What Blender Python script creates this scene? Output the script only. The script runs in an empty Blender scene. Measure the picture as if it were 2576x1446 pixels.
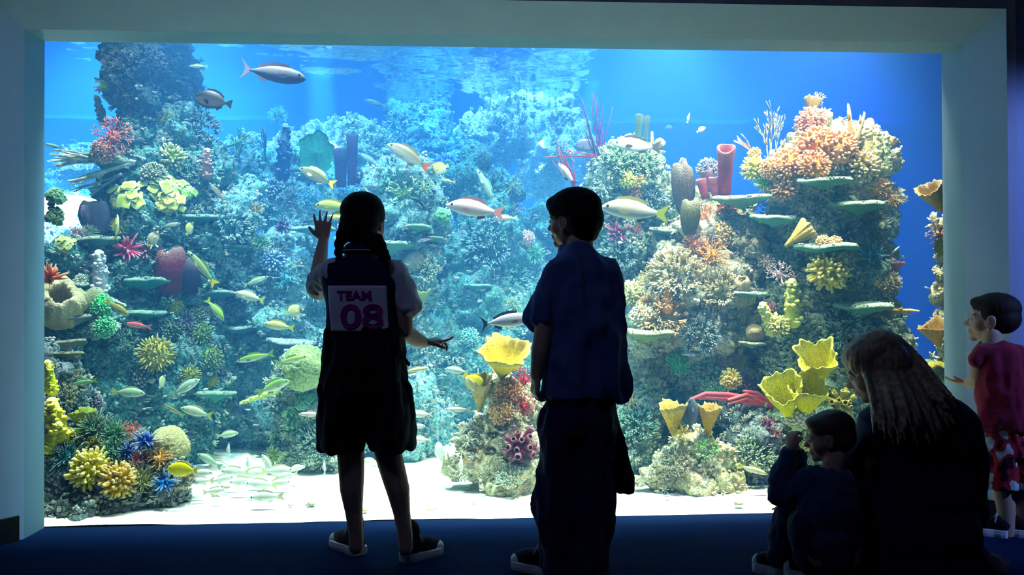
import bpy, math, random
import numpy as np
from mathutils import Vector, Matrix, Quaternion
from mathutils.bvhtree import BVHTree
from mathutils.geometry import tessellate_polygon

scene = bpy.context.scene
COL = scene.collection
rnd = random.Random(7)
PI = math.pi

# ------------------------------------------------------------------ camera
FPX = 2100.0
CAM = Vector((1.762, -3.646, 0.970))
_yaw, _pit, _rol = 0.0605, 0.0098, -0.0045
_R0 = Vector((math.cos(_yaw), -math.sin(_yaw), 0)); _F0 = Vector((math.sin(_yaw), math.cos(_yaw), 0)); _Z = Vector((0, 0, 1))
FWD = math.cos(_pit)*_F0 + math.sin(_pit)*_Z
_U0 = -math.sin(_pit)*_F0 + math.cos(_pit)*_Z
RGT = math.cos(_rol)*_R0 + math.sin(_rol)*_U0
UPV = -math.sin(_rol)*_R0 + math.cos(_rol)*_U0
cd = bpy.data.cameras.new('camera')
cam = bpy.data.objects.new('camera', cd); COL.objects.link(cam)
cd.sensor_width = 36.0; cd.lens = FPX*36.0/2576.0; cd.clip_end = 60; cd.clip_start = 0.05
cam.matrix_world = Matrix(((RGT.x, UPV.x, -FWD.x, CAM.x), (RGT.y, UPV.y, -FWD.y, CAM.y), (RGT.z, UPV.z, -FWD.z, CAM.z), (0, 0, 0, 1)))
scene.camera = cam

# ------------------------------------------------------------------ view + world
vs = scene.view_settings
vs.view_transform = 'Standard'; vs.look = 'None'; vs.exposure = 0.0; vs.gamma = 1.0
try: vs.use_curve_mapping = False
except Exception: pass
cy = scene.cycles
cy.use_denoising = True
cy.volume_bounces = 0; cy.max_bounces = 6; cy.diffuse_bounces = 3; cy.glossy_bounces = 2; cy.transmission_bounces = 3
cy.transparent_max_bounces = 12
cy.caustics_reflective = False; cy.caustics_refractive = False
cy.sample_clamp_indirect = 6.0
world = bpy.data.worlds.new('world'); scene.world = world; world.use_nodes = True
world.node_tree.nodes['Background'].inputs[0].default_value = (0.25, 0.30, 0.75, 1)
world.node_tree.nodes['Background'].inputs[1].default_value = 0.010

# ------------------------------------------------------------------ lights
def look_rot(loc, tgt):
    d = Vector(tgt) - Vector(loc)
    return d.to_track_quat('-Z', 'Y')
def lamp(kind, name, loc, tgt, power, color, size=0.3, size_y=None, cone=60, blend=.5):
    ld = bpy.data.lights.new(name, kind); o = bpy.data.objects.new(name, ld); COL.objects.link(o)
    o.location = loc; o.rotation_mode = 'QUATERNION'; o.rotation_quaternion = look_rot(loc, tgt)
    ld.energy = power; ld.color = color
    if kind == 'AREA':
        ld.shape = 'RECTANGLE'; ld.size = size; ld.size_y = size_y or size
    elif kind == 'SPOT':
        ld.spot_size = math.radians(cone); ld.spot_blend = blend; ld.shadow_soft_size = size
    return o
# tank lamps hung above the water
TANK_LAMPS = [
    ('SPOT', (3.1, 0.30, 2.95), (3.0, 0.75, 0.6), 1800, (1.0, .86, .66), .10, 75, .6),
    ('SPOT', (3.9, 0.25, 2.95), (3.35, 0.9, 0.9), 1000, (1.0, .86, .66), .10, 70, .6),
    ('SPOT', (2.3, 0.35, 2.95), (2.2, 0.8, 0.2), 1000, (1.0, .94, .86), .10, 80, .6),
    ('SPOT', (0.4, 0.28, 2.95), (0.40, 0.5, 0.2), 1350, (1.0, .97, .84), .10, 70, .6),
    ('SPOT', (1.3, 0.60, 2.95), (1.25, 1.1, 0.0), 900, (.40, .80, 1.0), .10, 85, .6),
    ('SPOT', (1.0, 2.30, 2.95), (0.9, 2.7, 0.8), 1150, (.20, .58, 1.0), .10, 90, .7),
    ('SPOT', (-.3, 2.30, 2.95), (-.2, 2.9, 0.8), 600, (.22, .60, 1.0), .10, 90, .7),
    ('SPOT', (-1.2, 2.60, 2.95), (-1.0, 3.3, 1.2), 1700, (.24, .55, 1.0), .10, 100, .7),
    ('SPOT', (2.5, 2.60, 2.95), (2.2, 3.0, 0.8), 1150, (.22, .55, 1.0), .08, 70, .6),
    ('SPOT', (4.4, 2.60, 2.95), (4.6, 3.5, 1.2), 750, (.03, .20, 1.0), .10, 110, .7),
    ('SPOT', (3.2, 2.80, 2.95), (3.2, 3.6, 1.2), 1050, (.06, .32, 1.0), .10, 110, .7),
]
# the gallery's own dim blue lamps behind and beside the visitors
lamp('SPOT', 'gallery_lamp', (0.9, -2.15, 2.9), (1.6, -0.5, .7), 24.0, (.34, .42, 1.0), .25, cone=120)
lamp('SPOT', 'gallery_lamp', (5.6, -2.2, 2.2), (4.5, -0.4, 1.0), 300.0, (.20, .36, 1.0), .05, cone=50)

# ------------------------------------------------------------------ pixel -> world
def ray(px, py):
    return FWD + RGT*((px-1288.0)/FPX) + UPV*((723.0-py)/FPX)
def at(px, py, Y):
    d = ray(px, py); t = (Y-CAM.y)/d.y
    return CAM + d*t
def mpp(p):
    """metres per pixel of the photograph at point p"""
    return (Vector(p)-CAM).dot(FWD)/FPX

for i, (k, l, t, p, c, s, cone, bl) in enumerate(TANK_LAMPS):
    l5 = (l[0]+(l[0]-t[0])*.4, max(.2, l[1]+(l[1]-t[1])*.25), 5.2)
    lamp(k, 'tank_lamp', l5, t, p*3.0, c, size=s*1.5, cone=cone*.62, blend=bl)
lamp('POINT', 'patch_halo_light', at(150, 516, 2.25), (0, 0, 0), 45.0, (.8, .93, 1.0), size=.08)  # added point light, gives the bright patch a halo in the water
for fx in (.55, 1.7, 2.75, 3.6):  # added fill lights hidden above the pane, brighten the reef's front faces
    lamp('SPOT', 'front_fill_light', (fx, .13, 2.42), (fx, 1.05, .45), {.55: 60, 1.7: 60, 2.75: 170, 3.6: 80}[fx], (1.0, .90, .72) if fx > 2.5 else (.80, .97, 1.0), size=.06, cone=(86 if fx == 2.75 else 110), blend=.8)
# narrow beams that draw shafts of light in the water behind the reef
for (ax, bx, Y, pw, cone, col) in ((800, 815, 2.5, 2600, 9, (.45, .85, 1.0)), (1410, 1345, 2.7, 2200, 5, (.40, .75, 1.0)), (1530, 1445, 2.7, 2600, 5, (.40, .75, 1.0))):
    a_ = at(ax, 60, Y); b_ = at(bx, 420, Y); a_ = a_+(a_-b_)*((4.2-a_.z)/max(.05, (a_-b_).z))
    lamp('SPOT', 'tank_beam_lamp', a_, b_, pw*9, col, size=.02, cone=cone*.9, blend=.8)

# ------------------------------------------------------------------ object helpers
def tag(o, label=None, cat=None, group=None, kind=None):
    if label: o['label'] = label
    if cat: o['category'] = cat
    if group: o['group'] = group
    if kind: o['kind'] = kind
    return o
def mesh_from(name, V, F, smooth=True, attrs=None, mat=None, midx=None):
    me = bpy.data.meshes.new(name)
    V = np.asarray(V, dtype=np.float32).reshape(-1, 3)
    me.from_pydata(V.tolist(), [], [tuple(int(i) for i in f) for f in F]) if not isinstance(F, np.ndarray) else None
    if isinstance(F, np.ndarray):
        n, k = F.shape
        me.vertices.add(len(V)); me.vertices.foreach_set('co', V.ravel())
        me.loops.add(n*k); me.loops.foreach_set('vertex_index', F.astype(np.int32).ravel())
        me.polygons.add(n); me.polygons.foreach_set('loop_start', np.arange(0, n*k, k, dtype=np.int32))
        me.polygons.foreach_set('loop_total', np.full(n, k, dtype=np.int32))
        me.update(calc_edges=True); me.validate()
    me.polygons.foreach_set('use_smooth', [smooth]*len(me.polygons))
    for k, a in (attrs or {}).items():
        at_ = me.attributes.new(k, 'FLOAT', 'POINT'); at_.data.foreach_set('value', np.asarray(a, dtype=np.float32))
    if mat:
        for m in (mat if isinstance(mat, (list, tuple)) else [mat]): me.materials.append(m)
    if midx is not None: me.polygons.foreach_set('material_index', midx)
    me.update()
    return me
def new_obj(name, me, parent=None, loc=None):
    o = bpy.data.objects.new(name, me); COL.objects.link(o)
    if parent is not None: o.parent = parent
    if loc is not None: o.location = loc
    return o
def empty(name, loc=(0, 0, 0)):
    o = bpy.data.objects.new(name, None); COL.objects.link(o); o.location = loc; o.empty_display_size = .05
    return o
class MB:
    """collects pieces of mesh"""
    def __init__(s): s.V = []; s.F = []; s.A = []; s.n = 0
    def add(s, V, F, a=0.0):
        V = np.asarray(V, float).reshape(-1, 3)
        s.F += [tuple(i+s.n for i in f) for f in F]
        s.V.append(V); s.A.append(np.full(len(V), a) if np.isscalar(a) else np.asarray(a, float)); s.n += len(V)
        return s
    def arr(s): return np.vstack(s.V), s.F, np.concatenate(s.A)
    def mesh(s, name, mat=None, smooth=True):
        V, F, A = s.arr(); return mesh_from(name, V, F, smooth, {'tip': A}, mat)
def box(x0, y0, z0, x1, y1, z1):
    V = [(x0, y0, z0), (x1, y0, z0), (x1, y1, z0), (x0, y1, z0), (x0, y0, z1), (x1, y0, z1), (x1, y1, z1), (x0, y1, z1)]
    return V, [(0, 3, 2, 1), (4, 5, 6, 7), (0, 1, 5, 4), (1, 2, 6, 5), (2, 3, 7, 6), (3, 0, 4, 7)]
def tube(P, R, n=8, cap0=True, cap1=True, flat=1.0):
    """lofted tube through points P with radii R (number or (rx,ry)); rounded ends; returns V,F,t"""
    P = [Vector(p) for p in P]; m = len(P); R = [R]*m if isinstance(R, (int, float)) else R
    R = [r if isinstance(r, (tuple, list)) else (r, r*flat) for r in R]
    T = []
    for i in range(m):
        a = P[max(i-1, 0)]; b = P[min(i+1, m-1)]; d = b-a
        T.append(d.normalized() if d.length > 1e-9 else Vector((0, 0, 1)))
    up = Vector((0, 0, 1)) if abs(T[0].z) < .9 else Vector((0, 1, 0))
    X = (up.cross(T[0])).normalized()
    rings = []; ts = []
    def ring(c, t, X, rx, ry, k):
        Y = t.cross(X)
        rings.append([c + X*(math.cos(2*PI*j/n)*rx) + Y*(math.sin(2*PI*j/n)*ry) for j in range(n)]); ts.append(k)
    for i in range(m):
        X = (X - T[i]*X.dot(T[i])).normalized()
        rx, ry = R[i]
        if i == 0 and cap0:
            r = min(rx, ry)
            ring(P[0]-T[0]*r*.85, T[0], X, rx*.45, ry*.45, 0); ring(P[0]-T[0]*r*.45, T[0], X, rx*.82, ry*.82, 0)
        ring(P[i], T[i], X, rx, ry, i/max(1, m-1))
        if i == m-1 and cap1:
            r = min(rx, ry)
            ring(P[i]+T[i]*r*.5, T[i], X, rx*.82, ry*.82, 1); ring(P[i]+T[i]*r*.9, T[i], X, rx*.42, ry*.42, 1)
    V = [v for r in rings for v in r]; A = [k for k, r in zip(ts, rings) for _ in r]
    F = []
    for i in range(len(rings)-1):
        for j in range(n):
            a = i*n+j; b = i*n+(j+1) % n
            F.append((a, b, b+n, a+n))
    F.append(tuple(range(n-1, -1, -1))); F.append(tuple(range((len(rings)-1)*n, len(rings)*n)))
    return V, F, A
_ico = {}
def ico(sub):
    if sub not in _ico:
        import bmesh
        bm = bmesh.new(); bmesh.ops.create_icosphere(bm, subdivisions=sub, radius=1.0)
        V = np.array([v.co[:] for v in bm.verts]); F = [tuple(v.index for v in f.verts) for f in bm.faces]; bm.free()
        _ico[sub] = (V, F)
    return _ico[sub]
def ell(c, r, sub=3, rot=None):
    V, F = ico(sub); V = V*np.array(r if hasattr(r, '__len__') else (r, r, r))
    if rot is not None: V = V @ np.array(rot.to_3x3() if isinstance(rot, Matrix) else rot.to_matrix()).T
    return V + np.array(c)[None], F
def capsule(a, b, ra, rb, n=14):
    a = Vector(a); b = Vector(b)
    d = (b-a)
    if d.length < 1e-6: return ell(a, max(ra, rb), 2)
    d.normalize(); X = d.orthogonal().normalized(); Y = d.cross(X)
    rings = []
    for k in range(1, 5):
        t = -PI/2 + k*PI/10; rings.append((a + d*math.sin(t)*ra, math.cos(t)*ra))
    rings.append((a, ra)); rings.append((b, rb))
    for k in range(1, 5):
        t = k*PI/10; rings.append((b + d*math.sin(t)*rb, math.cos(t)*rb))
    V = []; F = []
    for c, r in rings: V += [c + X*(r*math.cos(2*PI*j/n)) + Y*(r*math.sin(2*PI*j/n)) for j in range(n)]
    for i in range(len(rings)-1):
        for j in range(n): q = i*n+j; w = i*n+(j+1) % n; F.append((q, w, w+n, q+n))
    F.append(tuple(range(n-1, -1, -1))); F.append(tuple(range((len(rings)-1)*n, len(rings)*n)))
    return V, F
# numpy gradient-free value noise, fractal
def _h(ix, iy, iz, s):
    h = (ix.astype(np.uint32)*np.uint32(374761393) + iy.astype(np.uint32)*np.uint32(668265263) + iz.astype(np.uint32)*np.uint32(2147483647 % 4294967291) + np.uint32(s*97531+17)*np.uint32(1274126177))
    h = (h ^ (h >> np.uint32(13)))*np.uint32(1274126177); h = h ^ (h >> np.uint32(16))
    h = h*np.uint32(2246822519); h = h ^ (h >> np.uint32(15))
    return h.astype(np.float64)/4294967295.0*2-1
def vnoise(P, s=0):
    with np.errstate(over='ignore'):
        P = np.asarray(P, float); I = np.floor(P).astype(np.int64); f = P-I; u = f*f*(3-2*f)
        r = 0
        for dx in (0, 1):
            for dy in (0, 1):
                for dz in (0, 1):
                    w = (u[:, 0] if dx else 1-u[:, 0])*(u[:, 1] if dy else 1-u[:, 1])*(u[:, 2] if dz else 1-u[:, 2])
                    r = r + w*_h(I[:, 0]+dx, I[:, 1]+dy, I[:, 2]+dz, s)
        return r
def fbm(P, sc, s=0, oct=3, gain=.5):
    P = np.asarray(P, float); a = 1; r = 0; f = 1.0/sc
    for k in range(oct):
        r = r + a*vnoise(P*f+k*13.7, s+k); a *= gain; f *= 2.03
    return r
def me_arrays(me):
    V = np.empty(len(me.vertices)*3, np.float32); me.vertices.foreach_get('co', V); V = V.reshape(-1, 3).astype(float)
    N = np.empty(len(me.vertices)*3, np.float32); me.vertex_normals.foreach_get('vector', N); N = N.reshape(-1, 3).astype(float)
    return V, N
def remesh(V, F, voxel, smooth=0, name='m'):
    """one continuous skin round all the pieces"""
    me = mesh_from('tmp', V, F); o = new_obj('tmp', me)
    m = o.modifiers.new('r', 'REMESH'); m.mode = 'VOXEL'; m.voxel_size = voxel; m.use_smooth_shade = True
    if smooth:
        q = o.modifiers.new('s', 'SMOOTH'); q.iterations = smooth; q.factor = .5
    dg = bpy.context.evaluated_depsgraph_get(); dg.update()
    out = bpy.data.meshes.new_from_object(o.evaluated_get(dg)); out.name = name
    bpy.data.objects.remove(o); bpy.data.meshes.remove(me)
    out.polygons.foreach_set('use_smooth', [True]*len(out.polygons))
    return out
def set_co(me, V):
    me.vertices.foreach_set('co', np.asarray(V, np.float32).ravel()); me.update()
def rot_to(nrm, spin=0.0):
    q = Vector((0, 0, 1)).rotation_difference(Vector(nrm).normalized())
    return q @ Quaternion((0, 0, 1), spin)

# ------------------------------------------------------------------ material helpers
class NT:
    def __init__(s, name):
        s.m = bpy.data.materials.new(name); s.m.use_nodes = True; s.t = s.m.node_tree
        s.b = s.t.nodes['Principled BSDF']; s.out = s.t.nodes['Material Output']
    def n(s, typ, **kw):
        x = s.t.nodes.new(typ)
        for k, v in kw.items():
            if k.startswith('i_'):
                key = k[2:]; key = int(key) if key.isdigit() else key.replace('_', ' ')
                x.inputs[key].default_value = v
            else: setattr(x, k, v)
        return x
    def l(s, a, b): s.t.links.new(a, b)
    def noise(s, scale, detail=3, rough=.55, coord='Object', dist=0.0):
        tc = s.n('ShaderNodeTexCoord'); nz = s.n('ShaderNodeTexNoise'); nz.inputs['Scale'].default_value = scale
        nz.inputs['Detail'].default_value = detail; nz.inputs['Roughness'].default_value = rough; nz.inputs['Distortion'].default_value = dist
        s.l(tc.outputs[coord], nz.inputs['Vector']); return nz.outputs['Fac']
    def ramp(s, fac, stops):
        r = s.n('ShaderNodeValToRGB'); e = r.color_ramp.elements
        while len(e) > 1: e.remove(e[-1])
        e[0].position = stops[0][0]; e[0].color = (*stops[0][1], 1)
        for p, c in stops[1:]: x = e.new(p); x.color = (*c, 1)
        s.l(fac, r.inputs[0]); return r.outputs[0]
    def mix(s, fac, a, b, mode='MIX'):
        x = s.n('ShaderNodeMix', data_type='RGBA', blend_type=mode)
        for sock, v in ((x.inputs[0], fac), (x.inputs[6], a), (x.inputs[7], b)):
            if isinstance(v, bpy.types.NodeSocket): s.l(v, sock)
            else: sock.default_value = v if not isinstance(v, tuple) else (*v, 1)[:4]
        return x.outputs[2]
    def bump(s, h, strength=.5, dist=.01):
        x = s.n('ShaderNodeBump'); x.inputs['Strength'].default_value = strength; x.inputs['Distance'].default_value = dist
        s.l(h, x.inputs['Height']); s.l(x.outputs[0], s.b.inputs['Normal'])
    def base(s, c, rough=.8, spec=.2):
        if isinstance(c, tuple): s.b.inputs['Base Color'].default_value = (*c, 1)
        else: s.l(c, s.b.inputs['Base Color'])
        s.b.inputs['Roughness'].default_value = rough; s.b.inputs['Specular IOR Level'].default_value = spec
        return s.m
def plain(name, c, rough=.8, spec=.2, nz=0.0, scale=30, bump=0.0, bdist=.002):
    t = NT(name)
    if nz or bump:
        f = t.noise(scale, 3)
        if nz: c2 = tuple(x*(1-nz) for x in c); c = t.ramp(f, [(.3, c2), (.7, c)])
        if bump: t.bump(f, bump, bdist)
    return t.base(c, rough, spec)
# ================================================================== THE ROOM
GW, GH, RD = 3.936, 2.058, 0.163          # glass width, height, reveal depth
SY, SWD = -0.305, 0.100                   # splayed surround: outer edge depth and width
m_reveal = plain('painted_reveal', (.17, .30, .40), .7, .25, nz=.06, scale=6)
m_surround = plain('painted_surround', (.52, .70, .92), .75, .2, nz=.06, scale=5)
m_wall = plain('dark_wall_paint', (.34, .34, .44), .8, .2, nz=.1, scale=4)
m_wallblue = plain('blue_grey_wall_paint', (.30, .34, .50), .8, .2, nz=.08, scale=4)
m_skirt = plain('black_skirting', (.012, .012, .016), .6, .3)
def carpet():
    t = NT('navy_carpet'); f = t.noise(260, 2); g = t.noise(5, 3)
    c = t.mix(g, (.0010, .011, .048), (.0016, .017, .066)); c = t.mix(f, c, (.0006, .004, .024), 'MIX')
    t.bump(f, .6, .004); return t.base(c, .95, .05)
m_carpet = carpet()
def struct(name, V, F, mat, smooth=False):
    return tag(new_obj(name, mesh_from(name, V, F, smooth, mat=mat)), kind='structure')
# floor: one carpet from behind the camera to the glass
mb = MB(); mb.add(*box(-3.2, -6.5, -0.12, 7.2, -0.002, 0.0)); V, F, _ = mb.arr(); struct('floor', V, F, m_carpet)
V, F = box(-3.2, -6.5, 2.95, 7.2, SY+.02, 3.05); struct('ceiling', V, F, m_wall)
# window frame in the wall: reveal (jambs and head) and splayed surround
x0, x1, zt, yo = 0.0, GW, GH, -RD
X0, X1, ZT = -SWD, GW+SWD, GH+SWD
def slab(a, b, c, d, n, th=.03):
    """quad abcd thickened backwards along n"""
    P = [Vector(p) for p in (a, b, c, d)]; n = Vector(n).normalized()*th
    V = P+[p+n for p in P]
    return V, [(0, 1, 2, 3), (7, 6, 5, 4), (0, 4, 5, 1), (1, 5, 6, 2), (2, 6, 7, 3), (3, 7, 4, 0)]
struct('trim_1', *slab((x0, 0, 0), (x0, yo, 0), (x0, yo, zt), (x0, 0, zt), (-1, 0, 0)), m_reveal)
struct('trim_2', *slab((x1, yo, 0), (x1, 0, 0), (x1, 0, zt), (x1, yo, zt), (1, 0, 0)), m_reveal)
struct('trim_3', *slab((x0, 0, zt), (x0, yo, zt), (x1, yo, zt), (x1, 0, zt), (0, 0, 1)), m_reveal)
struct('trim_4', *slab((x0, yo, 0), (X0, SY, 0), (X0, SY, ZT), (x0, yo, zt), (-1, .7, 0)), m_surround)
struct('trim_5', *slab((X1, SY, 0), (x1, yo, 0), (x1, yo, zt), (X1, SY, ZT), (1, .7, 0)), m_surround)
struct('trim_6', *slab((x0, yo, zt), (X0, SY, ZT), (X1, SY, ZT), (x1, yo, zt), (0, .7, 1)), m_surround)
# black skirting along the splay
def skirt(a, b, name, off):
    a = Vector(a); b = Vector(b); n = Vector(off)
    V = [a, b, b+Vector((0, 0, .1)), a+Vector((0, 0, .1))]; V += [v+n for v in V]
    struct(name, V, [(0, 1, 2, 3), (7, 6, 5, 4), (0, 4, 5, 1), (1, 5, 6, 2), (2, 6, 7, 3), (3, 7, 4, 0)], m_skirt)
skirt((x0-.012, yo-.018, 0), (X0-.02, SY-.02, 0), 'baseboard_left', (.010, -.012, 0))
skirt((x1+.012, yo-.018, 0), (X1+.02, SY-.02, 0), 'baseboard_right', (-.010, -.012, 0))
# walls round the opening
mb = MB(); mb.add(*box(-3.2, SY, 0, X0-.0005, SY+.10, 3.0)); V, F, _ = mb.arr(); struct('wall_front_1', V, F, m_wall)
V, F = box(X1+.0005, SY, 0, X1+.0405, SY+.10, 3.0); struct('wall_front_2', V, F, m_wall)
V, F = box(X0-.0005, SY, ZT+.0005, X1+.0005, SY+.10, 3.0); struct('wall_front_3', V, F, m_wall)
V, F = box(X1+.0405, SY+.16, 0, 7.2, SY+.26, 3.0); struct('wall_front_4', V, F, m_wallblue)
V, F = box(-3.3, -6.5, 0, -3.2, SY, 3.0); struct('wall_left', V, F, m_wall)
V, F = box(7.2, -6.5, 0, 7.3, SY+.2, 3.0); struct('wall_right', V, F, m_wallblue)
V, F = box(-3.3, -6.6, 0, 7.3, -6.5, 3.0); struct('wall_back', V, F, m_wall)
# acrylic pane
t = NT('clear_acrylic'); t.t.nodes.remove(t.b)
tr = t.n('ShaderNodeBsdfTransparent'); tr.inputs[0].default_value = (.97, .985, .99, 1)
gl = t.n('ShaderNodeBsdfGlossy'); gl.inputs['Roughness'].default_value = .02
mx = t.n('ShaderNodeMixShader'); mx.inputs[0].default_value = .02
t.l(tr.outputs[0], mx.inputs[1]); t.l(gl.outputs[0], mx.inputs[2]); t.l(mx.outputs[0], t.out.inputs[0])
V, F = box(-.02, .0, 0, GW+.02, .03, GH+.02); struct('window_1', V, F, t.m)

# ================================================================== THE TANK
TX0, TX1, TY0, TY1, TZ1 = -2.2, 6.4, 0.031, 3.9, 2.62
# water body
t = NT('tank_water'); t.t.nodes.remove(t.b)
DENS = 0.30
sc_ = t.n('ShaderNodeVolumeScatter'); sc_.inputs['Color'].default_value = (.08, .38, 1.0, 1); sc_.inputs['Density'].default_value = DENS*.55; sc_.inputs['Anisotropy'].default_value = .1
ab_ = t.n('ShaderNodeVolumeAbsorption'); ab_.inputs['Color'].default_value = (.35, .90, .98, 1); ab_.inputs['Density'].default_value = DENS*.7
ad = t.n('ShaderNodeAddShader'); t.l(sc_.outputs[0], ad.inputs[0]); t.l(ab_.outputs[0], ad.inputs[1]); t.l(ad.outputs[0], t.out.inputs['Volume'])
V, F = box(TX0+.02, TY0, -.05, TX1-.02, TY1-.02, TZ1)
w = new_obj('water', mesh_from('water', V, F, False, mat=t.m)); tag(w, 'clear blue water filling the big aquarium tank', 'water', kind='stuff')
w.visible_shadow = True
# water surface seen from below
t = NT('water_surface'); t.t.nodes.remove(t.b)
tr = t.n('ShaderNodeBsdfTransparent'); gl = t.n('ShaderNodeBsdfGlossy'); gl.inputs['Roughness'].default_value = .06; gl.inputs[0].default_value = (.9, .97, 1, 1)
nz = t.noise(3.2, 2, .5); bp = t.n('ShaderNodeBump'); bp.inputs['Strength'].default_value = .5; bp.inputs['Distance'].default_value = .05
t.l(nz, bp.inputs['Height']); t.l(bp.outputs[0], gl.inputs['Normal'])
mx = t.n('ShaderNodeMixShader'); mx.inputs[0].default_value = .5
t.l(tr.outputs[0], mx.inputs[1]); t.l(gl.outputs[0], mx.inputs[2]); t.l(mx.outputs[0], t.out.inputs[0])
nx, ny = 170, 80
gx, gy = np.meshgrid(np.linspace(TX0+.01, TX1-.01, nx), np.linspace(TY0+.01, TY1-.01, ny), indexing='ij')
P = np.stack([gx.ravel(), gy.ravel(), np.full(nx*ny, TZ1-.05)], 1); P[:, 2] += fbm(P*[1, 1, 0], .28, 3, 2)*.012
Fq = [(i*ny+j, i*ny+j+1, (i+1)*ny+j+1, (i+1)*ny+j) for i in range(nx-1) for j in range(ny-1)]
ws = new_obj('water_surface', mesh_from('water_surface', P, Fq, True, mat=t.m)); tag(ws, 'rippled underside of the water surface above the reef', 'water surface', kind='stuff')
# tank shell
m_back = plain('blue_tank_wall', (.03, .16, .70), .9, .1, nz=.12, scale=1.2)
V, F = box(TX0-.1, TY1, -.1, TX1+.1, TY1+.1, 5.4); struct('wall_tank_back', V, F, m_back)
V, F = box(TX0-.1, TY0, -.1, TX0, TY1, 5.4); struct('wall_tank_left', V, F, m_back)
V, F = box(TX1, TY0, -.1, TX1+.1, TY1, 5.4); struct('wall_tank_right', V, F, m_back)
V, F = box(TX0-.1, TY0, 5.3, TX1+.1, TY1+.1, 5.4); struct('ceiling_tank', V, F, m_skirt)
V, F = box(TX0-.1, -.045, GH+.03, TX1+.1, .03, 5.4); struct('wall_tank_front_top', V, F, m_skirt)
V, F = box(TX0-.1, -.045, -.1, x0-.031, .03, GH+.03); struct('wall_tank_front_left', V, F, m_skirt)
V, F = box(x1+.031, -.045, -.1, TX1+.1, .03, GH+.03); struct('wall_tank_front_right', V, F, m_skirt)
# sand
t = NT('white_coral_sand'); f = t.noise(120, 3); g = t.noise(7, 3); v = t.noise(45, 2)
c = t.mix(g, (.78, .80, .76), (.90, .90, .86)); c = t.mix(t.ramp(v, [(.66, (0, 0, 0)), (.72, (.55, .55, .55))]), c, (.45, .42, .36)); t.bump(f, .5, .006); t.base(c, .95, .05)
nx, ny = 260, 120
gx, gy = np.meshgrid(np.linspace(TX0+.02, TX1-.02, nx), np.linspace(TY0+.002, TY1-.02, ny), indexing='ij')
P = np.stack([gx.ravel(), gy.ravel(), np.zeros(nx*ny)], 1)
P[:, 2] = .012*fbm(P, .5, 5, 3) + .004 + .05*np.clip(P[:, 1]-1.2, 0, 9) - .012*np.clip(1-P[:, 1]*4, 0, 1)
Fq = [(i*ny+j, (i+1)*ny+j, (i+1)*ny+j+1, i*ny+j+1) for i in range(nx-1) for j in range(ny-1)]
sd = new_obj('sand', mesh_from('sand', P, Fq, True, mat=t.m)); tag(sd, 'bright white coral sand covering the tank floor', 'sand', kind='stuff')

# bright reflection by the frame, imitated by an added glowing ellipsoid with backing
t = NT('reflection_glow'); t.base((1, 1, 1), .5, .1); t.b.inputs['Emission Color'].default_value = (.85, .95, 1, 1); t.b.inputs['Emission Strength'].default_value = 9.0
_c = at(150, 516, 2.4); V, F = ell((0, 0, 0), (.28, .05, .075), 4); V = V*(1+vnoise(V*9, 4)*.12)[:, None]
o = tag(empty('reflection_patch', _c), 'glowing white patch of reflected light beside the frame behind the round mauve sponge', 'reflection')
new_obj('patch_glow', mesh_from('patch_glow', V, F, True, mat=t.m), o)
V, F = ell((0, .05, 0), (.31, .05, .10), 3); new_obj('patch_backing', mesh_from('patch_backing', V, F, True, mat=m_reveal), o)
# ================================================================== REEF ROCK
def rock_mat(name, dark, mid, light, acc, acc2=None, fine=55):
    t = NT(name)
    big = t.noise(3.5, 3); med = t.noise(14, 4, .65); fin = t.noise(fine, 3, .7); spots = t.noise(9, 2, .5, dist=1.0)
    c = t.ramp(fin, [(.34, dark), (.5, mid), (.66, light)])
    c = t.mix(t.ramp(med, [(.42, (0, 0, 0)), (.6, (.8, .8, .8))]), c, acc)
    c = t.mix(t.ramp(spots, [(.56, (0, 0, 0)), (.66, (.7, .7, .7))]), c, acc2 or light)
    c = t.mix(.55, c, t.ramp(fin, [(.36, dark), (.62, light)]), 'SOFT_LIGHT')
    h = t.n('ShaderNodeMath', operation='ADD'); t.l(fin, h.inputs[0]); t.l(med, h.inputs[1])
    t.bump(h.outputs[0], 1.0, .022)
    c = t.mix(1.0, c, (.70, .74, .76), 'MULTIPLY')
    return t.base(c, .95, .08)
RM = dict(
 teal=rock_mat('teal_reef_rock', (.02, .07, .09), (.10, .27, .28), (.42, .62, .60), (.12, .30, .24), (.30, .33, .42)),
 dark=rock_mat('dark_reef_rock', (.01, .03, .05), (.04, .12, .15), (.16, .30, .32), (.05, .12, .10), (.10, .12, .20)),
 blue=rock_mat('blue_reef_rock', (.05, .14, .22), (.20, .42, .50), (.60, .78, .80), (.24, .48, .44), (.38, .40, .58)),
 cream=rock_mat('cream_reef_rock', (.22, .20, .13), (.70, .66, .46), (1.0, .97, .80), (.56, .58, .40), (.85, .55, .36)),
 green=rock_mat('green_grey_reef_rock', (.05, .10, .09), (.24, .36, .31), (.66, .74, .62), (.28, .38, .26), (.50, .46, .36)),
 grey=rock_mat('grey_speckled_rock', (.03, .05, .07), (.22, .27, .29), (.70, .74, .74), (.20, .28, .30), (.40, .38, .44), fine=75),
)
ROCKS = []
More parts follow.
